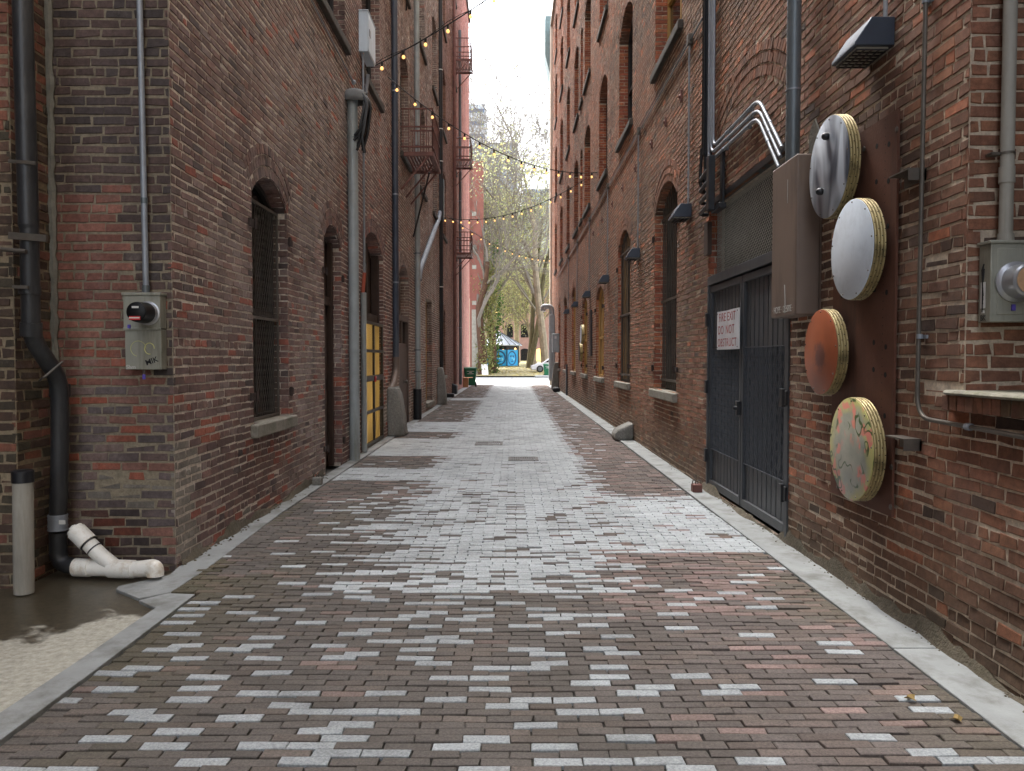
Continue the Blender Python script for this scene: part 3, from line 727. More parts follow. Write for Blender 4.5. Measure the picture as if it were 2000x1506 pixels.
for f, (z0, h) in enumerate(((6.12, 2.15), (10.02, 2.2), (13.85, 2.1), (17.3, 1.7))):
    for i, (a, b) in enumerate(upR):
        if z0 > capY(np.array(b)) - .2: continue
        winR.append(dict(u0=a, u1=b, z0=z0, zs=z0 + h, rise=.36 if b - a > 1 else .2, ring=.33 if b - a > 1 else .22, depth=.22, style='ochre' if (f == 0 and i == 0) else 'sash'))
Br = Bricks()
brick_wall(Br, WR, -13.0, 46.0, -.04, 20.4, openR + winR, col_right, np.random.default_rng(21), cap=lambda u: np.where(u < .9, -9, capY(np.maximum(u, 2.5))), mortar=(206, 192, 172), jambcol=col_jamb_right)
shell(Br, WR, -13.0, 46.0, 20.4, (120, 90, 78))
# alcove jamb and back wall beside the meter: deeper than the windows
wj = Wall((XR, 4.06, 0), (1, 0, 0), (0, -1, 0))
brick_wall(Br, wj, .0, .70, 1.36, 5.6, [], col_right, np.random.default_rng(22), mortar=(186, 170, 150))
wk = Wall((XR + .69, 0, 0), (0, 1, 0), (-1, 0, 0))
brick_wall(Br, wk, 1.2, 4.06, 1.36, 5.6, [], lambda u, z, r: (col_right(u, z, r)[0] * .55, 0 * u), np.random.default_rng(23), mortar=(130, 118, 104))  # shade of the recess put into the back wall's brick and mortar colours
Br.build('wall', M['brick_right'], M['mortar_right'], Rb, jit=.0034, out=.0014, lean=.075, seed=5)
cp = MB(); WR.mbox(cp, -13, 46.05, -.5, .12, 20.4, 20.65); cp.build('coping', M['stone'], Rb)
cp = MB(); cp.box((2.18, 46.0, -.05), (2.5, 46.5, 20.4)); cp.build('corner_pilaster', mat('cream painted stone', (206, 198, 180), .8, var=.08), Rb)
cb = MB(); cb.box((1.9, 46.52, 19.0), (3.4, 48.0, 21.2)); cb.prism([(1.9, 46.52, 19.0), (3.4, 46.52, 19.0), (3.4, 48.0, 19.0), (1.9, 48.0, 19.0)], (.35, 0, -1.4)); cb.build('cornice', mat('verdigris copper cornice', (112, 132, 132), .6, .2, var=.2), Rb)
for o in winR: fit_window(Rb, WR, o, o['style'])
st = MB(); WR.mbox(st, 1.0, 4.13, -.42, .075, 1.362, 1.388); st.build('stone_ledge', M['mossy_stone'], Rb, bevel=.02)
B2 = Bricks(); uu = np.arange(1.0, 4.1, .072) + .036
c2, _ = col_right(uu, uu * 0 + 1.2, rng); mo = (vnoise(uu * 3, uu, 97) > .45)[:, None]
B2.add(WR.A(uu, .058, 1.322), WR.U, (0, 0, 1), WR.N, .062, .078, c2 * .9 * (1 - mo * .5) + np.array(lin((84, 92, 52))) * mo * .35, .06)
B2.add(WR.A(uu, .03, 1.283), WR.U, WR.N, (0, 0, -1), .062, .05, c2 * .6, .06)
B2.quad((WR.P(1.0, .05, 1.285), WR.P(4.1, .05, 1.285), WR.P(4.1, .05, 1.362), WR.P(1.0, .05, 1.362)), (.1, .1, .08))
B2.build('rowlock_course', M['brick_right'], M['mortar_right'], Rb)

# double metal fire door of the right-hand building
W = WR
ln = MB(); W.mbox(ln, 6.5, 9.52, -.06, .012, 3.30, 3.36); ln.build('lintel', M['black'], Rb)
tg = MB(); tg.use(M['wire']); lattice(tg, W, -.09, 6.66, 9.36, 2.50, 3.29, .05, 1.0, .0032)
tg.use(M['void']); tg.face(W.P(6.62, -.19, 2.4), W.P(9.40, -.19, 2.4), W.P(9.40, -.19, 3.32), W.P(6.62, -.19, 3.32))
tg.build('transom_grille', M['wire'], Rb, smooth=False)
fr = MB(); W.mbox(fr, 6.62, 9.40, -.14, .01, 2.40, 2.50)
W.mbox(fr, 6.62, 6.68, -.14, .012, .02, 2.40); W.mbox(fr, 9.34, 9.40, -.14, .012, .02, 2.40); fr.build('door_frame', M['door_black'], Rb, bevel=.004)
for a, b, hs in ((6.70, 8.02, 1), (8.05, 9.33, -1)):
    d = MB()
    W.mbox(d, a, a + .055, -.07, -.0045, .06, 2.38); W.mbox(d, b - .055, b, -.07, -.0045, .06, 2.38)
    W.mbox(d, a + .055, b - .055, -.07, -.0045, .06, .14); W.mbox(d, a + .055, b - .055, -.07, -.0045, 2.31, 2.38)
    lf = d.build('door', M['door_black'], Rb, bevel=.003)
    s = MB(); k = 9
    for j in range(k):
        ua = a + .055 + (b - a - .11) * j / k; ub = a + .055 + (b - a - .11) * (j + 1) / k
        W.mbox(s, ua + .012, ub - .012, -.062, -.034, .14, 2.31)
    s.use(M['door_black']); s.use(M['door_dark']); s.face(W.P(a, -.066, .1), W.P(b, -.066, .1), W.P(b, -.066, 2.36), W.P(a, -.066, 2.36))
    s.mats = [M['door_black'], M['door_dark']]; s.m = [0] * (len(s.f) - 1) + [1]
    s.build('slats', None, lf)
    e = MB(); lattice(e, W, -.018, a + .06, b - .06, .50, 1.66, .052, 2.3, .0026)
    W.mbox(e, a + .056, b - .056, -.022, -.014, .495, .505); W.mbox(e, a + .056, b - .056, -.022, -.014, 1.655, 1.665)
    e.build('mesh_panel', M['mesh_black'], lf, smooth=False)
    ue = a if hs == 1 else b
    for z in (.42, 1.22, 2.0):
        h = MB(); W.mbox(h, ue - .09 * (hs == 1), ue + .09 * (hs != 1), .013, .03, z - .06, z + .06); W.mbox(h, ue - .035, ue + .035, .0135, .045, z - .075, z + .075); h.build('hinge', M['black'], lf, bevel=.004)
    if hs == -1:
        h = MB(); W.mbox(h, a - .02, a + .05, -.004, .035, .98, 1.12); h.build('lock_box', M['black'], lf, bevel=.005)
        h = MB(); h.lathe(W.P(a + .0, .035, 1.05), (-1, 0, 0), [(0, .02), (.03, .018), (.035, .008)], 12); h.build('knob', M['black'], lf)

def pintles(bld, W, ops, fr=(.12, .86)):
    for o in ops:
        for q in fr:
            for u, sg in ((o['u0'], -1), (o['u1'], 1)):
                b = MB(); z = o['z0'] + (o['zs'] - o['z0']) * q; W.mbox(b, u - .01 * sg, u + .13 * sg, .004, .022, z - .035, z + .035); b.lathe(W.P(u - .012 * sg, .03, z - .05), (0, 0, 1), [(0, .018), (.1, .018)], 8); b.build('pintle', M['iron_dark'], bld)
M['iron_dark'] = mat('rusted iron pintle', (62, 50, 46), .8, .2, var=.25, scale=20)
pintles(Rb, WR, [o for o in winR if o['z0'] < 3 and o['u0'] < 27])

# ================================================================ left-hand buildings
WLF = Wall((-3.34, 5.83, 0), (1, 0, 0), (0, -1, 0)); WLA = Wall((XL, 0, 0), (0, 1, 0), (1, 0, 0)); WLB = Wall((XLB, 0, 0), (0, 1, 0), (1, 0, 0)); WLC = Wall((XLC, 0, 0), (0, 1, 0), (1, 0, 0))
La = thing('brick_building', 'soot darkened brown brick building on the left with an electric meter on its end wall', 'building', (XL, 11, 0))
winA = [dict(u0=7.64, u1=8.84, z0=.92, zs=3.14, rise=.24, ring=.33, depth=.19, style='wire'),
        dict(u0=10.0, u1=12.0, z0=6.2, zs=8.3, rise=.3, ring=.33, depth=.2, style='sash'), dict(u0=13.35, u1=15.15, z0=6.3, zs=8.5, rise=.3, ring=.33, depth=.2, style='sash')]
doorA = dict(u0=10.55, u1=11.6, z0=-.02, zs=3.14, rise=.24, ring=.33, depth=.2)
gateA = dict(u0=13.3, u1=15.4, z0=-.02, zs=3.42, rise=.36, ring=.33, depth=.24)
Bl = Bricks()
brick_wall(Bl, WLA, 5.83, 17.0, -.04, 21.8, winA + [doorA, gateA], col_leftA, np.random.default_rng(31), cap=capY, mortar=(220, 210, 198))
brick_wall(Bl, WLF, 0.0, .87, -.04, 21.8, [], col_pier, np.random.default_rng(32), cap=capc, mortar=(136, 126, 108))
shell(Bl, WLA, 5.85, 17.0, 21.8, (110, 86, 78), back=7)
Bl.build('wall', M['brick_left'], M['mortar_left'], La, jit=.0034, out=.0014, lean=.075, seed=6)
for o in winA: fit_window(La, WLA, o, o['style'])
cp = MB(); WLA.mbox(cp, 5.8, 17.0, -.5, .1, 21.8, 22.0); cp.build('coping', M['stone'], La)
W = WLA
d = MB(); d.face(*opening_poly(W, doorA, -.2)); W.mbox(d, 10.55, 10.65, -.19, -.06, 0, 3.2); W.mbox(d, 11.5, 11.6, -.19, -.12, 0, 3.2); W.mbox(d, 10.65, 11.5, -.19, -.14, 2.3, 2.42)
for za, zb in ((.25, 1.1), (1.25, 2.15)): W.mbox(d, 10.78, 11.38, -.19, -.165, za, zb)
d.build('door', M['brown_wood'], La, bevel=.004)
pintles(La, WLA, [winA[0], doorA])
# timber framed opening above the yellow gate
d = MB(); d.face(*opening_poly(W, gateA, -.235)); W.mbox(d, 13.3, 13.42, -.22, -.08, 0, 3.5); W.mbox(d, 15.28, 15.4, -.22, -.08, 0, 3.5); W.mbox(d, 13.42, 15.28, -.22, -.1, 2.22, 2.36)
W.mbox(d, 14.3, 14.4, -.22, -.12, 2.36, 3.6)
gd = d.build('gate', M['brown_wood'], La, bevel=.004)
s = MB(); W.mbox(s, 13.36, 15.34, -.09, -.075, .06, 2.18); s.build('backlit_sheet', M['lit_yellow'], gd)
b = MB(); n0, n1 = -.03, .01
for u in (13.42, 14.33, 15.25): W.mbox(b, u - .03, u + .03, n0, n1, .03, 2.2)
for z in (.06, .62, 1.2, 1.68, 2.17): W.mbox(b, 13.39, 15.28, n0 - .004, n1 + .004, z - (.05 if z == 1.2 else .025), z + (.05 if z == 1.2 else .025))
k = 18
for j in range(1, k):
    u = 13.42 + 1.83 * j / k
    if abs(u - 14.33) > .05: b.tube([W.P(u, -.01, .05), W.P(u, -.01, 2.17)], .0045, 6, False)
b.build('grille', M['black'], gd)
h = MB(); W.mbox(h, 14.28, 14.40, .011, .03, 1.13, 1.23); h.build('lock', M['red'], gd, bevel=.006)

Lb = thing('brick_building', 'greyish brick building beyond the yellow gate with a fire escape on it', 'building', (XLB, 22, 0))
winB = [dict(u0=23.2, u1=25.0, z0=.25, zs=3.3, rise=0, depth=.2, style='ochre')]
for z0 in (6.2, 10.1, 14.0):
    for a, b in ((18.1, 19.5), (21.7, 23.2), (25.4, 26.9)):
        if z0 < capY(np.array(b)) - .2: winB.append(dict(u0=a, u1=b, z0=z0, zs=z0 + 2.1, rise=.28, ring=.22, depth=.2, style='sash'))
doorB = dict(u0=17.75, u1=19.5, z0=-.02, zs=3.42, rise=.3, ring=.33, depth=.22)
Bl = Bricks()
brick_wall(Bl, WLB, 17.0, 27.95, -.04, 21.8, winB + [doorB], col_leftB, np.random.default_rng(33), cap=capY, mortar=(214, 206, 192))
shell(Bl, WLB, 17.01, 27.95, 21.8, (120, 100, 90), back=7)
Bl.build('wall', M['brick_left'], M['mortar_left'], Lb, lean=.07, seed=7)
for o in winB: fit_window(Lb, WLB, o, o['style'])
W = WLB
d = MB(); d.face(*opening_poly(W, doorB, -.22)); W.mbox(d, 17.75, 17.85, -.2, -.02, 0, 2.52); W.mbox(d, 19.4, 19.5, -.2, -.02, 0, 2.52); W.mbox(d, 17.85, 19.4, -.2, -.02, 2.42, 2.54); W.mbox(d, 17.85, 19.4, -.2, -.05, .02, 1.82)
W.mbox(d, 17.85, 19.4, -.2, -.06, 1.82, 1.9); W.mbox(d, 18.58, 18.66, -.2, -.06, 1.9, 2.42)
dd = d.build('door', M['brown_door'], Lb, bevel=.004)
p = MB(); W.mbox(p, 17.87, 18.57, -.2, -.1, 1.9, 2.42); W.mbox(p, 18.67, 19.38, -.2, -.1, 1.9, 2.42); p.build('pane', M['glass'], dd)
p = MB(); p.lathe(W.P(18.75, -.05, 1.0), (1, 0, 0), [(0, .05), (.01, .05), (.012, .02), (.06, .02), (.065, .045), (.1, .04), (.11, .015)], 14); p.build('knob', M['bars'], dd)
cp = MB(); W.mbox(cp, 17.0, 27.95, -.5, .1, 21.8, 22.0); cp.build('coping', M['stone'], Lb)

Lc = thing('brick_building', 'orange red brick building at the far left with stacked fire escape balconies', 'building', (XLC, 38, 0))
winC = [dict(u0=30.2, u1=31.2, z0=.9, zs=3.1, rise=.3, ring=.22, depth=.2, style='plain')]
for z0 in (6.2, 10.1, 14.0, 17.8):
    for a, b in ((30.0, 31.6), (36.0, 37.4)):
        if z0 < capY(np.array(b)) - .2: winC.append(dict(u0=a, u1=b, z0=z0, zs=z0 + 2.1, rise=.28, ring=.22, depth=.2, style='sash'))
Bl = Bricks()
brick_wall(Bl, WLC, 28.0, 49.0, -.04, 21.8, winC, col_leftC, np.random.default_rng(34), cap=capY, mortar=(170, 140, 126))
shell(Bl, WLC, 28.0, 49.0, 21.8, (150, 104, 90), back=7)
Bl.build('wall', M['brick_right'], M['mortar_right'], Lc, lean=.06, seed=8)
for o in winC: fit_window(Lc, WLC, o, o['style'])
cp = MB(); WLC.mbox(cp, 28.0, 49.0, -.5, .1, 21.8, 22.0); cp.build('coping', M['black'], Lc)
cp = MB(); WLC.mbox(cp, 48.8, 49.05, -.2, .02, 0, 5.2); cp.build('corner_trim', mat('cream corner trim', (208, 196, 172), .8, var=.06), Lc)

# building of the alcove in the left foreground, running on behind the viewer
Ld = thing('brick_building', 'mossy brown brick wall at the left edge beside the drain pipes', 'building', (-3.9, 5.37, 0))
WD1 = Wall((-3.34, 0, 0), (0, 1, 0), (1, 0, 0)); WD2 = Wall((-5.0, 5.37, 0), (1, 0, 0), (0, -1, 0)); WD3 = Wall((-5.0, 0, 0), (0, 1, 0), (1, 0, 0))
Bl = Bricks()
brick_wall(Bl, WD1, 5.37, 5.83, -.06, 20, [], col_alcove, np.random.default_rng(35), cap=capc, mortar=(140, 126, 104))
brick_wall(Bl, WD2, 0, 1.66, -.06, 20, [], col_alcove, np.random.default_rng(36), cap=capc, mortar=(140, 126, 104))
brick_wall(Bl, WD3, -13, 5.37, -.06, 20, [], col_alcove, np.random.default_rng(37), cap=lambda u: 0 * u - 9, mortar=(96, 78, 70))
shell(Bl, WD3, -13, 5.37, 20, (96, 78, 70), back=6)
Bl.quad(((-5.0, 5.372, 20), (-3.34, 5.372, 20), (-3.34, 5.83, 20), (-5.0, 5.83, 20)), (.1, .08, .07))
Bl.build('wall', M['brick_left'], M['mortar_left'], Ld, jit=.004, out=.0025, lean=.07, seed=9)
cs = MB(); rs = random.Random(3); pts = []
for j in range(60):
    z = 1.4 + j * .06; pts.append((-3.325 + rs.uniform(-.0045, .006), 5.815, z))
cs.tube(pts, [rs.uniform(.02, .034) for _ in pts], 7); cs.build('cement_fillet', M['cement'], Ld)
# ================================================================ things on the right wall
W = WR
def text(name, body, size, loc, xax, yax, m, parent, sx=1.0, sy=1.0, off=0.0, align='CENTER', space=1.0, lines=1.0):
    cu = bpy.data.curves.new(name, 'FONT'); cu.body = body; cu.size = size; cu.align_x = align; cu.align_y = 'CENTER'
    cu.extrude = .0006; cu.offset = off; cu.space_character = space; cu.space_line = lines
    to = bpy.data.objects.new('text_source', cu); C.objects.link(to); bpy.context.view_layer.update()
    me = bpy.data.meshes.new_from_object(to.evaluated_get(bpy.context.evaluated_depsgraph_get())); bpy.data.objects.remove(to); me.materials.clear(); me.materials.append(m)
    o = bpy.data.objects.new(name, me); C.objects.link(o)
    x, y = Vector(xax).normalized(), Vector(yax).normalized(); z = x.cross(y)
    mm = Matrix((x * sx, y * sy, z)).transposed().to_4x4(); mm.translation = Vector(loc) - (org(parent) if parent else Vector())
    o.parent = parent; o.matrix_local = mm; return o

# fire exit sign
sg = thing('warning_sign', 'white fire exit sign with red lettering fixed to the black metal door', 'sign', W.P(8.44, 0, 1.64))
b = MB(); n0 = .004
for j in range(6):
    ua, ub = 8.02 + .84 * j / 6, 8.02 + .84 * (j + 1) / 6; ca, cb_ = .010 * math.sin(j * 1.3), .010 * math.sin((j + 1) * 1.3)
    b.hexa([W.P(ua, n0 + .012 + ca, 1.645), W.P(ub, n0 + .012 + cb_, 1.645), W.P(ub, n0 + .016 + cb_, 1.645), W.P(ua, n0 + .016 + ca, 1.645),
            W.P(ua, n0 + .012 + ca, 2.06), W.P(ub, n0 + .012 + cb_, 2.06), W.P(ub, n0 + .016 + cb_, 2.06), W.P(ua, n0 + .016 + ca, 2.06)])
b.build('board', M['sign_white'], sg)
for t, s, k, du in (('FIRE EXIT', .163, 0, 0), ('DO', .163, 1, .24), ('NOT', .163, 1, -.12), ('OBSTRUCT', .155, 2, 0)):
    text('lettering', t, s, W.P(8.44 + du, n0 + .031, 1.985 - k * .135), (0, -1, 0), (0, 0, 1), M['sign_red'], sg, sx=.86, sy=.80, off=.0, space=1.12)
b = MB()
for u in (8.05, 8.83):
    for z in (1.67, 2.035): b.lathe(W.P(u, n0 + .028, z), (-1, 0, 0), [(0, .008), (.004, .006)], 8)
b.build('screws', M['bars'], sg)

# brown junction cabinet and the big conduit above it
bx = thing('metal_cabinet', 'tall brown steel box with scratched white writing above the fire door', 'cabinet', W.P(6.26, 0, 1.875))
b = MB(); W.mbox(b, 5.98, 6.54, .002, .185, 1.875, 3.07); b.build('body', M['brown_metal'], bx, bevel=.012)
b = MB(); W.mbox(b, 5.955, 5.978, .002, .01, 1.9, 3.05); W.mbox(b, 6.542, 6.56, .002, .01, 1.9, 3.05); b.build('flange', M['brown_metal'], bx)
text('scrawl', '· HOPE · DESIRE ·', .075, W.P(6.26, .187, 1.93), (0, -1, 0), (0, 0, 1), M['chalk'], bx, sx=.85, off=-.001)
b = MB(); b.tube([W.P(6.2, .187, 1.90), W.P(6.2, .187, 2.0), W.P(6.215, .187, 2.12)], .003, 5); b.tube([W.P(6.17, .187, 2.74), W.P(6.17, .187, 2.92)], .002, 5); b.build('scratches', M['chalk'], bx)
pp = thing('conduit_pipe', 'thick grey steel conduit rising from the brown cabinet', 'pipe', W.P(6.32, .1, 3.07))
b = MB(); b.tube([W.P(6.32, .1, 3.072), W.P(6.32, .1, 7.6)], .054, 20); b.build('tube', M['dark_grey_pipe'], pp)
b = MB()
W.mbox(b, 6.22, 6.42, .001, .045, 4.6, 4.64); b.build('strap', M['galv'], pp)
for z in (3.64, 5.4): b = MB(); b.tube([W.P(6.32, .1, z), W.P(6.32, .1, z + .012)], .058, 20); b.build('coupling', M['galv'], pp)
cm = MB(); rs = random.Random(9)
poly = []
for k in range(14):
    a = 2 * math.pi * k / 14; poly.append(W.P(6.12 + .10 * math.cos(a) * rs.uniform(.8, 1.1), .002, 3.2 + .16 * math.sin(a) * rs.uniform(.8, 1.15)))
cm.prism(poly, (-.012, 0, 0)); tag(cm.build('cement_patch', M['cement']), 'pale cement smear on the brick above the brown cabinet', 'cement patch')

# three bent conduits
for k, (px, zb, pk, end) in enumerate(((1395, 285, (1482, 194), (1527, 288)), (1391, 298, (1482, 212), (1524, 306)), (1386.5, 316, (1480, 229), (1521, 326)))):
    X = XR - .05; top = onx(px, -40, X); top = onx(px, 40, X); y = top.y
    pts = [Vector((X, y, 7.4)), Vector((X, y, onx(px, zb, X).z)), onx(pk[0], pk[1], X), onx(end[0], end[1], X)]
    c = thing('conduit', ['shiny grey conduit bending up over the door arch, topmost of three', 'shiny grey conduit between the two others over the fire door', 'shiny grey conduit bending up over the fire door, lowest of three'][k], 'conduit', pts[-1], 'bent conduits above the fire door')
    b = MB(); b.tube(round_path(pts, .16, 8), .017, 10); b.build('tube', M['galv'], c)
    for t in (.35, .8): 
        b = MB(); q = pts[1].lerp(pts[2], t); b.bar(q + Vector((.03, -.02, 0)), q + Vector((.03, .02, .01)), .05, .03); b.tube([q + Vector((0, .012, 0)), q - Vector((0, .012, 0))], .021, 8); b.build('clamp', M['galv'], c)
    b = MB(); q = pts[2].lerp(pts[3], .5); b.tube([q + Vector((0, .01, .01)), q - Vector((0, .01, .01))], .021, 8); b.build('clamp', M['galv'], c)

# black strut with black cable rack
yv = onx(1382, 200, XR - .05).y
t = thing('cable_riser', 'black steel strut running up the wall beside the grey conduits', 'strut', (XR - .05, yv, 3.55))
b = MB(); W.mbox(b, yv + .02, yv + .10, .0, .07, 3.55, 8.2); W.mbox(b, yv - .03, yv + .015, .0, .045, 3.75, 8.2); b.build('strut', M['black'], t, bevel=.004)
b = MB()
for k in range(3): b.tube([W.P(yv + .03 + k * .03, .08, 3.9), W.P(yv + .03 + k * .03, .085, 8.2)], .014, 8)
b.tube(round_path([W.P(yv + .09, .09, 4.0), W.P(yv + .13, .1, 3.6), W.P(yv + .1, .06, 3.5)], .1), .02, 8); b.build('cable', M['black_cable'], t)
t = thing('cable_rack', 'black bracket of stacked pipe bends at the top corner of the fire door', 'bracket', W.P(9.2, 0, 3.1))
b = MB(); W.mbox(b, 8.72, 8.83, .10, .17, 3.16, 3.75); W.mbox(b, 8.55, 8.9, .02, .1, 3.15, 3.21); W.mbox(b, 8.62, 8.72, .02, .05, 3.2, 3.78); b.build('plate', M['black'], t, bevel=.005)
for k in range(4):
    z = 3.22 + k * .13
    b = MB(); b.tube(round_path([W.P(8.8, .12, z + .05), W.P(9.34, .12, z), W.P(9.36, .02, z)], .08), .022, 8); b.build('pipe', M['black'], t)
b = MB(); W.mbox(b, 9.24, 9.42, .001, .05, 2.75, 3.12); b.build('timber_block', M['brown_wood'], t)

# wall lamps on drop conduits
lampY = [10.28, 14.4, 19.0, 23.5, 27.9, 32.2]
def make_lamp(y, z, wid, label, ctop, scale=1.0):
    t = thing('wall_lamp', label, 'lamp', W.P(y, 0, z), 'wedge wall lamps along the right wall')
    h = MB(); s = scale; d1, d2, hh = .24 * s, .143 * s, .17 * s
    h.prism([W.P(y, .002, z), W.P(y, d1, z), W.P(y, d1, z + .02 * s), W.P(y, d2, z + hh), W.P(y, .002, z + hh)], (0, wid, 0))
    h.build('housing', M['lamp'], t, bevel=.006)
    gm = MB(); gm.use(M['lens']); W.mbox(gm, y + .025, y + wid - .025, .03, d1 - .02, z - .012, z - .001)
    gm.use(M['black'])
    for k in range(7): u = y + .03 + (wid - .06) * k / 6; W.mbox(gm, u - .003, u + .003, .028, d1 - .018, z - .02, z - .012)
    for k in range(5): n = .035 + (d1 - .06) * k / 4; W.mbox(gm, y + .025, y + wid - .025, n - .003, n + .003, z - .022, z - .0125)
    gm.build('lens_guard', None, t, smooth=False)
    c = MB(); c.tube([W.P(y + .06, .035, z + hh), W.P(y + .06, .035, ctop)], .014, 8)
    for q in (.3, .6): zz = z + hh + (ctop - z - hh) * q; c.tube([W.P(y + .06, .035, zz), W.P(y + .06, .035, zz + .03)], .02, 8)
    c.build('drop_conduit', M['branch0'], t); return t
M['lamp'] = mat('slate grey lamp housing', (58, 66, 78), .4, .2, var=.1)
M['branch0'] = mat('pale grey conduit', (150, 152, 154), .6, .1, var=.1)
M['lens'] = mat('frosted lamp lens', (150, 146, 132), .3, var=.1)
make_lamp(4.86, 3.43, .36, 'large wedge shaped slate lamp with a barred lens above the round drums', 7.0)
labs = ['slate wedge lamp nearest the fire door, beside the tall barred window', 'slate wedge lamp by the second arched window beyond the fire door', 'third wedge lamp beyond the fire door, on a long drop conduit',
        'fourth wedge lamp beyond the fire door, small in the distance', 'fifth wedge lamp beyond the fire door, small in the distance', 'farthest small wedge lamp, near the street end of the right wall']
for y, l in zip(lampY, labs): make_lamp(y, 3.36, .34, l, 5.58)
t = thing('conduit_run', 'thin rusty conduit running level above the arched windows of the right wall', 'conduit', W.P(24, 0, 5.6))
b = MB(); b.tube([W.P(9.55, .03, 5.6), W.P(41, .03, 5.6)], .012, 8); b.tube([W.P(10.6, .03, 5.66), W.P(41, .03, 5.66)], .008, 6); b.build('tube', M['dark_grey_pipe'], t)
for y in lampY:
    b = MB(); W.mbox(b, y + .01, y + .12, .002, .06, 5.55, 5.68); b.build('junction_box', M['bars'], t, bevel=.005)
for k, (y, z) in enumerate(((10.9, 5.02), (12.0, 5.0), (13.2, 5.0), (14.9, 5.0), (16.6, 5.0), (18.3, 5.0), (20.4, 5.0), (22.6, 5.0))):
    b = MB(); W.mbox(b, y, y + .06, .0, .025, z, z + .16 - .02 * (k > 0)); b.lathe(W.P(y + .03, .02, z + .07), (-1, 0, 0), [(0, .03), (.02, .026), (.03, .01)], 10)
    tag(b.build('wall_anchor', M['iron'], bevel=.004), 'small rusty tie plate in the brickwork above the arched windows', 'tie plate', 'rusty tie plates above the right-hand windows')

# corten backing plate and the four drums
pl = MB(); pl.use(M['corten']); W.mbox(pl, 4.755, 5.67, .012, .028, .60, 3.02)
pl.use(M['hole'])
for zz in (.85, 1.2, 1.45, 1.62, 1.95, 2.35, 2.62, 2.84):
    for u in (4.86, 5.02, 5.52): pl.lathe(W.P(u, .0281, zz + .03 * (u > 5)), (-1, 0, 0), [(0, .017), (.0015, .017)], 10)
for k in range(46): pl.lathe(W.P(4.905, .0281, .75 + k * .05), (-1, 0, 0), [(0, .0035), (.001, .0035)], 6)
pt = thing('steel_plate', 'tall rusted steel plate behind the round drums', 'plate', W.P(5.15, 0, .6)); pl.build('sheet', None, pt, smooth=False)
b = MB()
for z in (.66, .9, 2.9):
    for u in (4.76, 5.2, 5.54): b.lathe(W.P(u, .028, z), (-1, 0, 0), [(0, .018), (.006, .018), (.008, .01)], 6)
b.build('bolts', M['bars'], pt)
for k, (z, lb) in enumerate(((2.60, 'upper steel angle bracket beside the rusted plate'), (1.09, 'lower steel angle bracket beside the rusted plate'))):
    b = MB(); W.mbox(b, 4.47, 4.70, .0, .10, z, z + .008); W.mbox(b, 4.47, 4.70, .0, .012, z - .06, z); W.mbox(b, 4.47, 4.476, .0, .10, z - .06, z)
    tag(b.build('angle_bracket', M['bars']), lb, 'bracket', 'angle brackets of the plate')

def photo_mat():
    m, nt, b = base_mat('grey photographic print'); L = nt.links.new
    tc = N(nt, 'ShaderNodeTexCoord'); mp = N(nt, 'ShaderNodeMapping'); mp.inputs['Scale'].default_value = (1, 2.3, .9); mp.inputs['Rotation'].default_value = (.5, 0, 0); L(tc.outputs['Object'], mp.inputs['Vector'])
    n = N(nt, 'ShaderNodeTexNoise'); n.inputs['Scale'].default_value = 1.6; n.inputs['Detail'].default_value = 2; n.inputs['Distortion'].default_value = 1.0; L(mp.outputs['Vector'], n.inputs['Vector'])
    cr = N(nt, 'ShaderNodeValToRGB'); e = cr.color_ramp.elements; e[0].position = .36; e[0].color = (*lin((70, 76, 88)), 1); e[1].position = .60; e[1].color = (*lin((205, 214, 224)), 1)
    L(n.outputs['Fac'], cr.inputs['Fac']); L(cr.outputs['Color'], b.inputs['Base Color']); b.inputs['Roughness'].default_value = .3; return m
